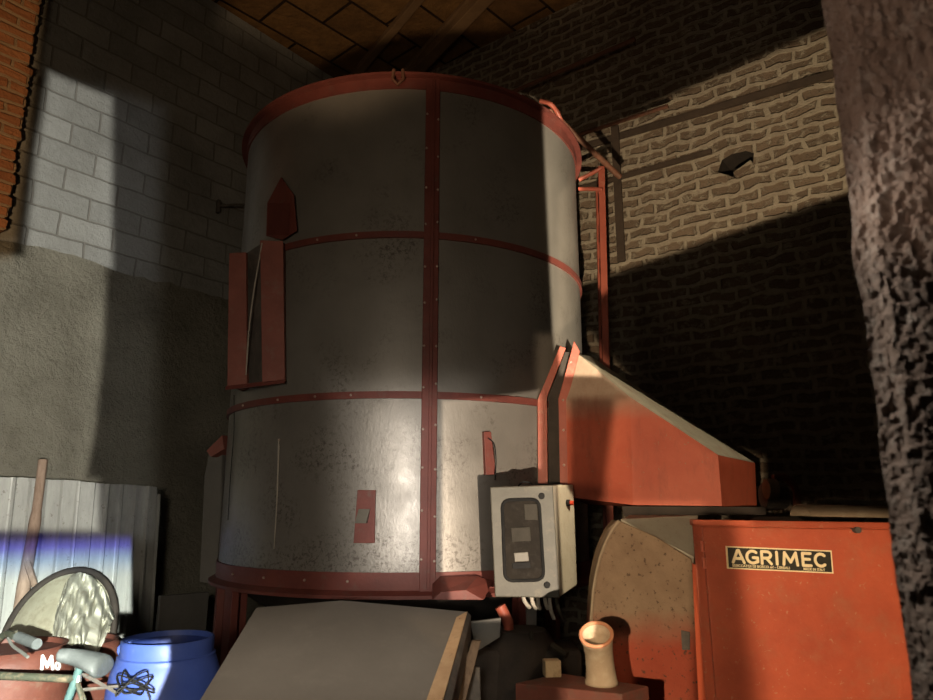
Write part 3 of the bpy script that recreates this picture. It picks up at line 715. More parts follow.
# hand rail from the silo's top rim
ha, hb = onY(549, 110, 5.3), onY(620, 177, 5.75)
hr = empty('handrail', ha, 'rusty red pipe handrail slanting down from the silo top rim', 'handrail')
MB().tube([ha, hb], .026, 12).build('rail_pipe', 'rust', hr, smooth=True)
MB().tube(bez([onY(541, 101, 5.25), onY(550, 104, 5.2), onY(557, 112, 5.25), onY(562, 124, 5.3)]), .02, 10).build('bent_bracket', 'red', hr, smooth=True)
MB().tube(bez([onY(556, 119, 5.2), onY(563, 126, 5.2), onY(568, 135, 5.25), onY(573, 150, 5.3)]), .018, 10).build('bent_bracket', 'red', hr, smooth=True)
def rod(a, b, dist, r, label, mat='rust', name='iron_rod'):
    p0 = C0 + NR*dist; pa, pb3 = onP(*a, p0, NR), onP(*b, p0, NR)
    d = (pb3-pa).normalized()
    o = MB().tube([pa - d*.5, pa, pb3], r, 10).build(name, mat, smooth=True); return tag(o, label, 'rod', 'iron rods along the back wall')
rod((515, 91), (635, 39), .28, .022, 'rusty iron rod, the highest one, high on the back wall above the silo')
rod((572, 137), (668, 106), .25, .020, 'thin rusty iron rod starting at the silo top rim in front of back wall')
# dark strips laid on the brick wall to stand for shadow lines
def shadow_line(a, b, h, label):
    pa, pb3 = back_pt(*a), back_pt(*b); d = (pb3-pa).normalized()
    o = MB().prism([pa - d*.4 + V((0, 0, h/2)), pb3 + V((0, 0, h/2)), pb3 - V((0, 0, h/2)), pa - d*.4 - V((0, 0, h/2))], NR*.03).build('shadow_strip', 'shadow_dark')
    return tag(o, label, 'shadow strip', 'shadow line strips on the back wall')
shadow_line((585, 147), (836, 74), .065, 'dark strip shaped as a shadow line, running full length along the lit brick wall')
shadow_line((578, 190), (712, 152), .045, 'short dark strip shaped as a shadow line, ending left of the hole in the brick wall')
va, vb = back_pt(616.5, 128), back_pt(626, 262); vb = V((va.x, va.y, vb.z))
o = MB().prism([va - DR*.04, va + DR*.04, vb + DR*.04, vb - DR*.04], NR*.018).build('shadow_strip', 'shadow_dark'); o.location += NR*.034  # strip in a dark colour, added in place of an upright shadow
tag(o, 'dark upright strip shaped as a shadow bar on the lit brick wall just right of the red ladder', 'shadow strip', 'shadow line strips on the back wall')
# ------------------------------------------------------------------ hopper lid in the foreground
tlp, tmp, trp, brp, blp = onY(256, 607, 3.45), onY(342, 599.5, 3.5), onY(467, 611, 3.4), onY(438, 705, 2.75), onY(196, 705, 2.75)
ext = lambda a, b, k: b + (b-a)*k
brp = ext(trp, brp, .25); blp = ext(tlp, blp, .25)
n_ = (trp-tlp).cross(blp-tlp).normalized()
if n_.z > 0: n_ = -n_
pl = (tlp+trp+brp+blp)/4; pl.z = 0
lid = empty('hopper_lid', pl, 'large grey sheet metal hopper lid sloping down in front of the silo', 'lid')
mbl = MB(); top = [tlp, tmp, trp, brp, blp]
mbl.hull8(top, [p + n_*.035 for p in top]).build('lid_sheet', 'lid', lid, bevel=.008)
e1 = [trp, trp + V((.045, .0, -.03)), brp + V((.06, 0, -.03)), brp]
MB().hull8([p + V((.002, -.004, 0)) for p in (onY(456, 617, 3.34), onY(467, 611, 3.38), ext(onY(467, 611, 3.38), onY(441, 705, 2.72), .25), ext(onY(456, 617, 3.34), onY(424, 705, 2.72), .25))], [p + n_*.03 for p in (onY(456, 617, 3.34), onY(467, 611, 3.38), ext(onY(467, 611, 3.38), onY(441, 705, 2.72), .25), ext(onY(456, 617, 3.34), onY(424, 705, 2.72), .25))]).build('chipped_edge', 'tan', lid)
MB().hull8([onY(467, 611, 3.39), onY(471, 615, 3.40), ext(onY(471, 615, 3.4), onY(451, 705, 2.78), .25), ext(onY(467, 611, 3.39), onY(441, 705, 2.74), .25)], [p + n_*.12 for p in (onY(467, 611, 3.39), onY(471, 615, 3.40), ext(onY(471, 615, 3.4), onY(451, 705, 2.78), .25), ext(onY(467, 611, 3.39), onY(441, 705, 2.74), .25))]).build('side_rim', 'dark_steel', lid, bevel=.004)
# frame under the lid so that it stands on the floor
for (p, s) in ((tlp.lerp(blp, .15), .05), (trp.lerp(brp, .15), -.05), (tlp.lerp(blp, .9), .05), (trp.lerp(brp, .9), -.05)):
    MB().box((p.x+s*2, p.y+.06, (p.z-.10)/2), (.05, .05, p.z-.10)).build('leg', 'dark_steel', lid)
# boards leaning behind the lid's right edge
for k, (a, b, c, d, Y, mt, lab) in enumerate((((472, 641), (481, 641), (464, 706), (451, 706), 3.3, 'wood_old', 'brown board leaning against the right rim of the grey lid'),
                                   ((470, 622), (501, 618), (500, 637), (476, 652), 3.75, 'grey_board', 'greenish grey board wedged between lid and control box cables'),
                                   ((470, 668), (480, 668), (481, 706), (462, 706), 3.45, 'dark_steel', 'dark metal strip standing behind the brown board'))):
    pts = [onY(*q, Y + (.0 if q[1] < 660 else -.1)) for q in (a, b, c, d)]
    if k != 1:
        for i in (2, 3): pts[i] = pts[1 if i == 2 else 0] + (pts[i]-pts[1 if i == 2 else 0])*((.0-pts[1 if i == 2 else 0].z)/(pts[i].z-pts[1 if i == 2 else 0].z))
    o = MB().prism(pts, (0, .03, 0)).build(['wooden_board', 'wedged_board', 'metal_strip'][k], mt, bevel=.003)
    tag(o, lab, ['board', 'board', 'strip'][k])
# dark auger casing behind, with red pipe stub
pa = V((onY(520, 640, 4.0).x, 4.0, 0))
au = empty('auger_gearbox', pa, 'dark grimy gearbox below the control box with a red pipe stub', 'gearbox')
MB().lathe([(.0, .95), (.14, .95), (.19, .88), (.2, .7), (.22, .3), (.25, .05), (.25, 0), (0, 0)], pa, 24).build('casing', 'dark', au, smooth=True)
g = onY(500, 606, 3.95); g2 = onY(508, 622, 3.95); g3 = onY(509, 632, 4.0)
MB().tube([g, g2, g3, V((pa.x-.05, 4.0, .85))], [.030, .030, .026, .026], 12, False).build('pipe_stub', 'red', au, smooth=True)
MB().tube([onY(531, 631, 3.85), onY(532, 640, 3.85)], .012, 8).build('grease_nipple', 'meter', au, smooth=True)
MB().tube([onY(552, 645, 3.8), onY(567, 655, 3.75)], .018, 8).build('lever', 'meter', au, smooth=True)
MB().box((pa.x-.02, 4.0, .60), (.66, .3, .55)).build('housing', 'dark', au, bevel=.03)
# ------------------------------------------------------------------ red pedestal with clay pipe and wood block
PZ_ = .86
pt = [onZ(x, y, PZ_) for x, y in ((515, 683), (622, 694), (649, 686), (560, 673))]
ped = MB(); ped.prism(pt, (0, 0, -.6))
o = ped.build('red_casing', 'red_dark', bevel=.006)
o2 = tag(o, 'low dark red steel casing at the bottom edge, carrying the clay pipe', 'casing')
for p_ in pt[:3]:
    q_ = p_.lerp((pt[0]+pt[1]+pt[2]+pt[3])/4, .15)
    MB().box((q_.x, q_.y, .13), (.05, .05, .27)).build('foot', 'dark_steel', o)
cpb = onZ(601.5, 684, PZ_)
cpipe = empty('clay_pipe', cpb, 'dusty beige clay pipe stub with orange rim standing on the red casing', 'pipe')
sc = 1/ (700/ (cpb.y*1.08))
ax = [cpb, cpb+V((0, 0, .012)), cpb+V((0, 0, .02)), cpb+V((-.002, 0, .06)), cpb+V((-.006, -.005, .12)), cpb+V((-.014, -.02, .17)), cpb+V((-.022, -.045, .205))]
MB().tube(ax, [.066, .066, .062, .057, .055, .060, .066], 28, False).build('pipe_body', 'clay', cpipe, smooth=True, solid=.008)
tdir = (ax[-1]-ax[-2]).normalized(); x1 = tdir.cross(V((0, 1, 0))).normalized(); y1 = tdir.cross(x1)
MB().tube([ax[-1] + (x1*math.cos(2*PI*i/28) + y1*math.sin(2*PI*i/28))*.066 for i in range(29)], .008, 8, False).build('pipe_rim', 'clay_rim', cpipe, smooth=True)
pq = onZ(552, 676, PZ_)
o = MB().box(pq + V((0, 0, .034)), (.072, .06, .068), .12).build('wood_block', 'wood_pale', bevel=.004)
tag(o, 'small pale wood block on the red casing left of the clay pipe', 'block')
# ------------------------------------------------------------------ junk on the left
# corrugated sheet leaning against the left wall
sh0 = C0 + NL*.42
ca, cb = onP(-60, 472, sh0, NL), onP(160, 487, sh0, NL)
L_ = (cb-ca).length; du = (cb-ca).normalized(); mb = MB(); nx = 170
rows = [[], [], [], []]
zs = (0, .5, 1.0)
def corr_prof(s):
    f = (s/.115) % 1.0
    return .028 if f < .10 else (.028*(1-(f-.10)/.06) if f < .16 else (0 if f < .94 else .028*(f-.94)/.06))
rws = []
for j in range(6):
    r = []
    for i in range(nx+1):
        s = L_*i/nx; top = ca + du*s; w = j/5
        top = top + V((0, 0, .012*noise.noise(V((s*4, 0, 0))) - (.06 if i >= nx-2 else 0)))
        base = V((top.x, top.y, 0)) + NL*.10
        p = base.lerp(top, w) + NL*(corr_prof(s) + .01*noise.noise(V((s*2, w*3, 5))))
        r.append(p)
    rws.append(r)
o = mb.grid(rws).build('corrugated_sheet', 'corr', solid=.003)
tag(o, 'grey corrugated metal sheet leaning against the left wall behind the drums', 'sheet')
# wooden stick leaning on the sheet
sh1 = C0 + NL*.60
st = empty('wooden_stick', onP(22, 590, sh1, NL) * 1.0, 'bare brown branch leaning upright against the corrugated sheet', 'stick')
s0, s1 = onP(43, 460, C0+NL*.48, NL), onP(24, 585, sh1, NL); s2 = s1 + (s1-s0)*.9; s2.z = 0.0
st.location = s2
MB().tube(bez([s2, s1, s0.lerp(s1, .5)+V((.01, 0, 0)), s0], 6), [.045]*7+[.040]*6+[.033]*6, 10).build('branch', 'stick', st, smooth=True)
MB().tube([s1 + V((0, 0, .16)), s1 + V((.12, -.05, -.03)), s1+V((.2, -.1, -.16))], [.024, .02, .015], 8).build('side_branch', 'stick', st, smooth=True)
# grey board behind the barrel
pts = [onP(161, 596, C0+NL*.75, NL), onP(209, 592, C0+NL*.75, NL)]
pts = pts + [V((pts[1].x, pts[1].y, 0)), V((pts[0].x, pts[0].y, 0))]
o = MB().prism(pts, NL*-.04).build('grey_panel', 'grey_board', bevel=.004); tag(o, 'plain grey panel standing between the blue barrel and the silo leg', 'panel')
# drums
def drum(px, Y, R, ztop, name, label, mat='drum'):
    c = onY(px, 600, Y); c.z = 0
    e = empty(name, c, label, 'drum', 'red oil drums')
    prof = [(0, 0), (R-.01, 0), (R, .01)]
    for k in range(1, 14):
        z = ztop*k/14; prof.append((R + (.016 if k in (4, 8, 10, 12) else 0), z))
    prof += [(R, ztop-.05), (R-.012, ztop-.018), (R-.03, ztop)]
    MB().lathe(prof, c, 48).build('drum_body', mat, e, smooth=True)
    MB().lathe([(R-.03, ztop), (R-.022, ztop+.012), (R-.04, ztop+.012), (R-.045, ztop-.012), (0, ztop-.012)], c, 48).build('drum_lid', mat, e, smooth=True)
    return e, c
d1, c1 = drum(14, 3.75, .29, .90, 'oil_drum', 'rusty red ribbed oil drum with white letter behind the bicycle')
d2, c2 = drum(76, 4.46, .28, .80, 'oil_drum', 'rusty red oil drum under the white cloth, behind the saddle')
# white letter painted on drum 1
def onD(px, py, c, R):
    d = ray(px, py); o = CAM - c; a = d.x**2+d.y**2; b = 2*(o.x*d.x+o.y*d.y); k = o.x**2+o.y**2-R*R
    return CAM + d*((-b-math.sqrt(max(0, b*b-4*a*k)))/(2*a))
def drumP(u, w, n): return onD(41 + 22*u, 655 + 15*w, c1, .29 + .004 + n)
strokes('M', [(0, .56, .1, .95)], .075, 'painted_letter', d1, 'white_paint', drumP, .004, .6)
strokes('o', [(.66, .86, .5, .95)], .05, 'painted_letter', d1, 'white_paint', drumP, .004, .6)
# round basin with dark rim, tipped up on the drum
BYs = 4.95
bc = onY(52, 642, BYs)
bas = empty('tipped_basin', bc, 'cream round basin with a dark rim, tipped up behind the red drums', 'basin')
def dishp(r, a, dep):
    ca_, sa_ = 74*r*math.cos(a), 48*r*math.sin(a); th = math.radians(58)
    px = 57 + ca_*math.cos(th) - sa_*math.sin(th); py = 640 - (ca_*math.sin(th) + sa_*math.cos(th))
    dz = onY(px, py, BYs).z - bc.z
    return onY(px, py, BYs + dep + .35*dz)
rows = []
for k in range(9):
    r = 1 - k/8
    rows.append([dishp(max(r, .001), 2*PI*i/64, -.16*(1-r*r)**.8 + .012*noise.noise(V((r*5, math.cos(i/64*2*PI)*2, math.sin(i/64*2*PI)*2)))) for i in range(65)])
MB().grid(rows).build('basin_shell', 'dish', bas, smooth=True)
MB().tube([dishp(1.03, 2*PI*i/64, 0) for i in range(65)], .024, 10, False).build('rim', 'dark', bas, smooth=True)
# white cloth draped over the basin and drum
def lerp_poly(pts, u):
    for (u0, x0, y0), (u1, x1, y1) in zip(pts, pts[1:]):
        if u <= u1 + 1e-9:
            k = (u-u0)/(u1-u0); return x0+(x1-x0)*k, y0+(y1-y0)*k
def cloth():
    rows = []; nu, nv = 110, 80
    T = [(0, 66, 583), (.15, 71, 576), (.3, 80, 572), (.5, 92, 576), (.7, 103, 588), (.87, 109, 601), (1, 115, 616)]
    B = [(0, 52, 645), (.25, 64, 646), (.5, 79, 646), (.72, 83, 649), (.74, 95, 656), (.86, 97, 655), (.88, 104, 640), (1, 109, 628)]
    for j in range(nv+1):
        v = j/nv; r = []
        for i in range(nu+1):
            u = i/nu; tx, ty = lerp_poly(T, u); bx_, by = lerp_poly(B, u)
            px = tx + (bx_-tx)*v - 3*math.sin(PI*v)*(1-u); py = ty + (by-ty)*v
            Y = 4.93 - .80*min(1, v*1.15)*(1-.25*u) - .10*math.sin(PI*min(1, u*1.05+.1))
            w = .034*math.sin(u*34 + 5*noise.noise(V((u*3, v*3, 0))) + 4*v)*(.35+.65*v) + .05*noise.noise(V((u*9 + v*1.5, v*2.5, 3))) + .022*noise.noise(V((u*26, v*4, 7)))
            w += .04*math.sin((u*8 - v*9)*2.4)*(1-v)
            r.append(onY(px, py, Y - w))
        rows.append(r)
    o = MB().grid(rows).build('white_cloth', 'cloth', smooth=True, solid=.006)
    tag(o, 'crumpled dirty white cloth draped over the tipped basin and drum', 'cloth')
cloth()
# blue barrel
bcx = onY(168.5, 640, 3.62); bcx.z = 0
bar = empty('blue_barrel', bcx, 'open topped blue plastic barrel beside the grey lid', 'barrel')
zt = 1.6 - .1735*3.62 + .02
zt = onY(168, 637, 3.62).z
MB().lathe([(0, 0), (.22, 0), (.245, .04), (.255, .2), (.258, .45), (.255, zt-.22), (.245, zt-.15), (.228, zt-.10), (.222, zt-.085), (.222, zt-.075), (.212, zt-.07), (.212, zt-.008), (.207, zt), (.200, zt), (.198, zt-.02), (.198, zt-.08), (.24, zt-.25), (.24, .1), (0, .08)], bcx, 64).build('barrel_body', 'blue', bar, smooth=True)
MB().lathe([(.196, zt-.025), (.196, zt-.10), (.236, zt-.26), (.236, .12), (0, .11)], bcx, 48).build('barrel_inside', 'blue_in', bar, smooth=True)
hp_ = onY(125, 647, 3.58)
MB().tube(bez([hp_+V((.03, 0, .02)), hp_+V((-.02, -.01, .0)), hp_+V((-.01, -.01, -.035)), hp_+V((.03, 0, -.04))]), .010, 8).build('handle', 'blue', bar, smooth=True)
# ------------------------------------------------------------------ bicycle
BYk = 3.12
def bp(px, py, dY=0): return onY(px, py, BYk+dY)
bb_ = bp(40, 680); bb_.z = 0
bik = empty('bicycle', bb_, 'old green grey bicycle with grey saddle at the lower left corner', 'bicycle')
seat_top = bp(76, 679); head = bp(-40, 674)
bbk = V((seat_top.x - .17, BYk, .29)); rear = V((seat_top.x+.28, BYk, .33)); front = V((head.x-.22, BYk, .33))
fr = MB()
fr.tube([head, seat_top], .016, 10); fr.tube([head-V((0, 0, .1)), bbk], .017, 10)
fr.build('frame', 'bike', bik, smooth=True)
MB().tube([seat_top + V((0.012, 0, .05)), bbk], .016, 10).build('seat_tube', 'bike_teal', bik, smooth=True)
for dy in (-.05, .05):
    MB().tube([seat_top, rear + V((0, dy, 0))], .009, 8).build('seat_stay', 'bike', bik, smooth=True)
    MB().tube([bbk, rear + V((0, dy, 0))], .009, 8).build('chain_stay', 'bike', bik, smooth=True)
    MB().tube([head - V((0, 0, .08)), front + V((0, dy, 0))], .011, 8).build('fork', 'bike', bik, smooth=True)
for c_, nm in ((rear, 'rear_wheel'), (front, 'front_wheel')):
    mbw = MB(); mbw.tube([c_ + V((.315*math.cos(2*PI*i/48), 0, .315*math.sin(2*PI*i/48))) for i in range(49)], .016, 8, False)
    wh = mbw.build(nm, 'black', bik, smooth=True)
    ms = MB()
    for i in range(18): ms.tube([c_, c_ + V((.305*math.cos(2*PI*i/18), 0, .305*math.sin(2*PI*i/18)))], .0025, 5)
    ms.build('spokes', 'chrome', wh)
# rear rack of thin rods
rk = MB()
for a, b in (((78, 672), (112, 690)), ((88, 676), (118, 694)), ((80, 690), (120, 686))): rk.tube([bp(*a, .04), bp(*b, .12)], .007, 6)
rk.build('carrier', 'dark_steel', bik, smooth=True)
# saddle
rows = []
for i in range(15):
    t = i/14; px = 58 + 48*t; py = 656 + 13*t**1.1 - (2*math.sin(PI*t)); 
    wv = .028 + .075*max(0, (t-.25)/.75)**1.2 if t < .92 else .09; th = .030 + .022*t if t < .95 else .036
    c_ = bp(px, py, -.02 + .05*t)
    r = []
    for k in range(17):
        a = 2*PI*k/16; r.append(c_ + V((0, math.cos(a)*wv, math.sin(a)*th*(1 if math.sin(a) > 0 else .8))))
    rows.append(r)
sd = MB(); sd.grid(rows); sd.poly([V(p) for p in rows[0][:-1]]); sd.poly([V(p) for p in rows[-1][:-1]])
sd.build('saddle', 'saddle', bik, smooth=True, sub=1)
MB().tube([bp(78, 682), bp(78, 667)], .013, 10).build('seat_post', 'chrome', bik, smooth=True)
hbm = empty  # handlebar with levers
MB().tube(bez([bp(-22, 664), bp(-8, 646), bp(6, 634, -.06), bp(16, 637, -.15), bp(36, 644, -.24)]), .0135, 10).build('handlebar', 'bike', bik, smooth=True)
MB().tube([bp(18, 637, -.16), bp(37, 644, -.25)], .02, 12).build('grip', 'saddle', bik, smooth=True)
MB().tube(bez([bp(8, 638, -.12), bp(13, 646, -.16), bp(20, 651, -.2), bp(28, 657, -.24)]), .006, 8).build('brake_lever', 'chrome', bik, smooth=True)
MB().tube([head + V((0, 0, -.1)), head + V((0, 0, .1)), bp(-22, 664)], .015, 10).build('stem', 'chrome', bik, smooth=True)
# crumpled black wire in front of the barrel, standing on a low box
rng = random.Random(3); wp = []
for i in range(20):
    a = i*1.15; wp.append(onY(134 + 20*math.cos(a)*rng.uniform(.5, 1.1), 684 + 15*math.sin(a*1.3)*rng.uniform(.3, 1), 3.1 + .10*math.sin(a*.7)))
tail = [onY(150, 700, 3.1), V((onY(152, 700, 3.1).x, 3.08, .4)), V((onY(150, 700, 3.1).x+.05, 3.1, .0))]
o = MB().tube(bez(wp + tail, 6), .0032, 6).build('wire_tangle', 'black', smooth=True)
tag(o, 'tangle of thin black wire springing up in front of the blue barrel', 'wire')

# ------------------------------------------------------------------ light
wd = bpy.data.worlds.new('world'); S.world = wd; wd.use_nodes = True
wd.node_tree.nodes['Background'].inputs[0].default_value = (1.0, .80, .58, 1); wd.node_tree.nodes['Background'].inputs[1].default_value = .010

def shaped(name, loc, polys, power, color, soft=.01, radius=.02, ramp=None):  # unseen spots put in patch by patch, beams masked to fit
    """an unseen spot with a masked beam: polys are world-space outlines of the patches its beam is cut to.
       ramp: list of (world point, colour, strength) -> colour changes with the beam's height"""
    loc = V(loc); allp = [p for pl_ in polys for p in pl_]
    cen = sum(((p-loc).normalized() for p in allp), V((0, 0, 0))).normalized()
    up = V((0, 0, 1)); X = cen.cross(up).normalized(); Yv = X.cross(cen)
    ld = bpy.data.lights.new(name, 'SPOT'); lo = bpy.data.objects.new(name, ld); COL.objects.link(lo)
    lo.location = loc; lo.rotation_euler = cen.to_track_quat('-Z', 'Y').to_euler()
    mx = max(math.acos(max(-1, min(1, (p-loc).normalized().dot(cen)))) for p in allp)
    ld.spot_size = min(2*(mx+.06), 3.0); ld.spot_blend = 0; ld.energy = power; ld.color = color; ld.shadow_soft_size = radius
    ld.use_nodes = True; t = ld.node_tree; t.nodes.clear()
    N = lambda k: t.nodes.new(k)
    out = N('ShaderNodeOutputLight'); em = N('ShaderNodeEmission'); t.links.new(em.outputs[0], out.inputs[0])
    ge = N('ShaderNodeNewGeometry').outputs['Incoming']
    def dot(v):
        d = N('ShaderNodeVectorMath'); d.operation = 'DOT_PRODUCT'; t.links.new(ge, d.inputs[0]); d.inputs[1].default_value = v; return d.outputs['Value']
    def mt(op, a, b, c=None, clamp=False):
        d = N('ShaderNodeMath'); d.operation = op; d.use_clamp = clamp
        for i, v in enumerate((a, b) if c is None else (a, b, c)):
            if hasattr(v, 'node'): t.links.new(v, d.inputs[i])
            else: d.inputs[i].default_value = v
        return d.outputs[0]
    f = dot(cen); u = mt('DIVIDE', dot(X), f); w = mt('DIVIDE', dot(Yv), f)     # sign of Incoming cancels out
    uv = lambda p: (((p-loc).dot(X))/((p-loc).dot(cen)), ((p-loc).dot(Yv))/((p-loc).dot(cen)))
    tot = None
    for pl_ in polys:
        q = [uv(p) for p in pl_]
        area = sum(q[i][0]*q[(i+1) % len(q)][1]-q[(i+1) % len(q)][0]*q[i][1] for i in range(len(q)))
        if area < 0: q = q[::-1]
        m = None
        for i in range(len(q)):
            (x0, y0), (x1_, y1_) = q[i], q[(i+1) % len(q)]
            ex, ey = x1_-x0, y1_-y0; L = math.hypot(ex, ey)
            if L < 1e-6: continue
            nx_, ny_ = -ey/L, ex/L
            d = mt('MULTIPLY_ADD', u, nx_/soft, -(x0*nx_+y0*ny_)/soft + .5)
            d = mt('MULTIPLY_ADD', w, ny_/soft, d)
            d = mt('ADD', d, 0, clamp=True)
            m = d if m is None else mt('MINIMUM', m, d)
        tot = m if tot is None else mt('MAXIMUM', tot, m)
    # smoothstep
    tot = mt('MULTIPLY', mt('MULTIPLY', tot, tot), mt('SUBTRACT', 3, mt('MULTIPLY', tot, 2)))
    if ramp:
        ws = [uv(p)[1] for p, _, _ in ramp]; lo_, hi_ = min(ws), max(ws)
        cr = N('ShaderNodeValToRGB'); fac = mt('DIVIDE', mt('SUBTRACT', w, lo_), hi_-lo_)
        t.links.new(fac, cr.inputs[0]); e = cr.color_ramp.elements
        st = sorted(zip([(x-lo_)/(hi_-lo_) for x in ws], ramp), key=lambda z: z[0])
        while len(e) < len(st): e.new(.5)
        for el, (ps, (_, c_, s_)) in zip(e, st): el.position = ps; el.color = (c_[0]*s_, c_[1]*s_, c_[2]*s_, 1)
        t.links.new(cr.outputs[0], em.inputs[0])
    t.links.new(tot, em.inputs[1])
    return lo
def PB(pts): return [back_pt(*q) for q in pts]
def PL(pts, off=.1): return [onP(*q, C0+NL*off, NL) for q in pts]
def PY(pts, Y): return [onY(*q, Y) for q in pts]
WARM = (1.0, .78, .52); WARM2 = (1.0, .70, .42); COOL = (.90, .97, 1.0)
# band of light across the brick wall
shaped('added_spot_wall_band', (.12, 1.3, 1.2), [PB([(560, 292), (560, 148), (600, 128), (832, 27), (860, 15), (860, 187), (720, 236)])], 1150, WARM, .012, .02)
# right flank of the silo
shaped('added_spot_silo_strip', (.6, -.2, 1.3), [PY([(538, 100), (556, 104), (592, 150), (590, 372), (554, 372), (549, 330)], 5.0)], 4300, (1, .86, .64), .008, .01)
# glare on the lower drum of the silo
shaped('added_spot_silo_glare', (-.12, -.3, 1.55), [PY([(350, 400), (468, 396), (468, 590), (350, 580)], 4.45)], 800, (1, .94, .86), .10, .07)
shaped('fill_lid', (-.3, -.5, 2.7), [PY([(190, 596), (480, 596), (480, 760), (150, 760)], 3.1)], 430, (1, .9, .76), .03, .2)  # unseen soft spot added to brighten the lid
shaped('added_spot_silo_lower', (.7, .9, 1.0), [PY([(438, 396), (545, 396), (545, 600), (438, 600)], 4.45)], 900, (1, .83, .64), .01, .01)
# duct
shaped('added_spot_duct', (-.3, -.3, 1.45), [[onY(614, 400, 4.44), onY(631, 396, 4.36), onY(724, 458, 4.21), onY(724, 512, 4.21), onY(602, 512, 4.44), onY(607, 470, 4.44)], [onY(716, 452, 4.2), onY(757, 463, 4.52), onY(759, 512, 4.52), onY(716, 512, 4.2)], PY([(536, 335), (578, 335), (632, 397), (536, 397)], 4.5), PY([(536, 395), (569, 395), (569, 486), (536, 486)], 4.5)], 720, (1, .74, .48), .012, .03)
shaped('added_spot_duct_dim', (-.3, -.3, 1.45), [PY([(560, 395), (630, 395), (635, 490), (560, 480)], 4.45)], 170, WARM2, .02, .03)
shaped('fill_duct_top', (.9, 2.4, 4.0), [[onY(578, 355, 4.58), onY(754, 463, 4.53), onY(719, 455, 4.20), onY(630, 397, 4.36)]], 330, (1, .86, .62), .003, .02)  # unseen spot added overhead for the duct's sloping top
# cabinet
shaped('added_spot_cabinet', (-.6, -.4, 1.5), [PY([(737, 518), (925, 518), (935, 900), (790, 900)], 3.3)], 950, (1, .74, .48), .03, .03)
shaped('added_spot_cabinet_dim', (-.6, -.4, 1.5), [PY([(694, 512), (745, 512), (780, 900), (694, 900)], 3.3)], 260, (1, .74, .48), .02, .03)
shaped('fill_fan', (-.6, -.4, 1.5), [PY([(580, 505), (694, 505), (694, 900), (580, 900)], 3.7)], 620, (1, .76, .50), .01, .03)  # unseen spot added to lift the fan front
shaped('added_spot_side_flange', (-.6, -.4, 1.5), [PY([(691, 560), (698, 566), (710, 900), (697, 900)], 3.38)], 500, (1, .74, .48), .004, .01)
shaped('fill_box_side', (1.1, 3.2, 2.5), [PY([(550, 476), (592, 476), (592, 610), (556, 610)], 4.15)], 170, (1, .82, .58), .02, .02)  # unseen spot added so the box's right side comes out bright
shaped('fill_pedestal', (.85, 1.7, 1.8), [PY([(425, 605), (660, 605), (660, 720), (425, 720)], 3.2)], 32, WARM2, .03, .02)  # unseen weak spot added for casing, clay pipe and lid edge
# left wall patch
shaped('lamp_left_wall', (.3, -.6, 1.4), [PL([(18, 262), (37, 150), (46, 71), (112, 97), (112, 268)], .05), PL([(-80, 255), (107, 258), (103, 340), (96, 420), (84, 490), (-80, 490)], .1), PL([(-80, 470), (98, 480), (98, 530), (-80, 530)], .42)], 2300, (1, .97, .87), .012, .02)
shaped('lamp_left_wall_dim', (.3, -.6, 1.4), [PL([(104, 90), (160, 110), (152, 535), (80, 535)], .1)], 260, (.95, .97, 1), .03, .05)
shaped('added_spot_pilaster', (-.3, -.5, 1.2), [PL([(-60, -60), (46, -60), (40, 0), (8, 262), (-60, 262)], .34)], 700, (1, .62, .30), .01, .02)
# unseen spot added to brighten the ceiling boards
shaped('fill_ceiling', (-.9, .2, 1.0), [[onZ(*q, CEIL) for q in ((320, 66), (412, 66), (640, -30), (640, -120), (230, -120), (230, 20))]], 620, (1, .70, .42), .05, .1)
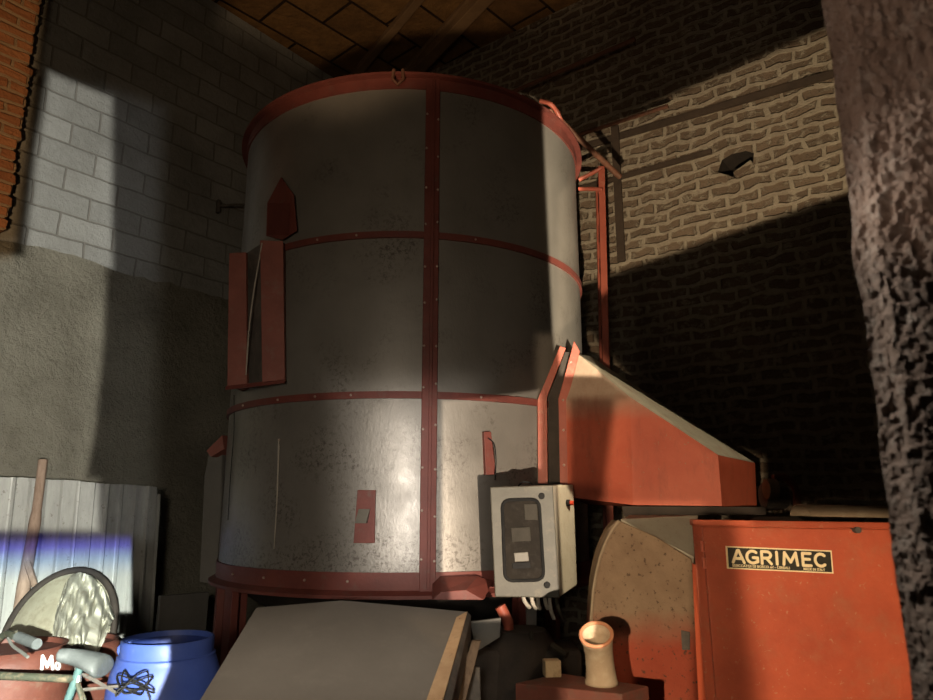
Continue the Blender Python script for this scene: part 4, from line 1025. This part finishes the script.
# unseen spot put in for the junk, with a coloured cut-off
sp0 = C0 + NL*.45
SPp = lambda x, y: onP(x, y, sp0, NL)
shaped('added_spot_junk', (.25, -.6, 1.62), [[SPp(-90, 526), SPp(131, 534), SPp(131, 612), SPp(-90, 612)], PY([(-90, 565), (116, 565), (116, 662), (-90, 662)], 4.7), PY([(-90, 628), (108, 628), (108, 720), (-90, 720)], 3.6), PY([(108, 643), (169, 643), (169, 668), (147, 720), (90, 720)], 3.4)], 5200, (1, 1, 1), .004, .012,
       ramp=[(SPp(60, 526), (.1, .08, .4), .0), (SPp(60, 537), (.22, .16, .8), .12), (SPp(60, 547), (.20, .20, 1.0), .6), (SPp(60, 560), (.50, .70, 1.0), .75), (SPp(60, 580), (.92, 1.0, .92), 1.0), (SPp(60, 700), (1.0, 1.0, .88), 1.0)])
# unseen spots added to light the near pillar
shaped('fill_pillar', (-.45, .35, 2.3), [PY([(780, -140), (1100, -140), (1100, 300), (830, 240)], 1.3)], 42, (1, .76, .60), .10, .012)
shaped('fill_pillar_low', (-.25, 1.12, 2.6), [PY([(830, 190), (1100, 190), (1100, 800), (880, 800)], 1.3)], 90, (1, .95, .86), .12, .012)
# unseen fill spots, added to lift the general light of the barn
def area(name, loc, tgt, size, power, color):
    ld = bpy.data.lights.new(name, 'AREA'); ld.size = size; ld.energy = power; ld.color = color
    o = bpy.data.objects.new(name, ld); COL.objects.link(o); o.location = loc
    o.rotation_euler = (V(tgt)-V(loc)).to_track_quat('-Z', 'Y').to_euler(); return o
shaped('fill_front', (-.8, -1.6, 1.9), [PY([(-300, -200), (590, -200), (590, 350), (550, 900), (-300, 900)], 5)], 330, (1, .86, .68), .08, .5,
       ramp=[(onY(430, 620, 5), (1, 1, 1), 1.0), (onY(430, 420, 5), (1, 1, 1), .95), (onY(430, 240, 5), (1, .93, .84), .62), (onY(430, 60, 5), (1, .86, .70), .46), (onY(430, -100, 5), (1, .85, .7), .3)])
shaped('fill_right', (-.8, -1.6, 1.9), [PY([(560, -200), (1000, -200), (1000, 60), (600, 260), (560, 260)], 6)], 110, (1, .74, .5), .12, .4)
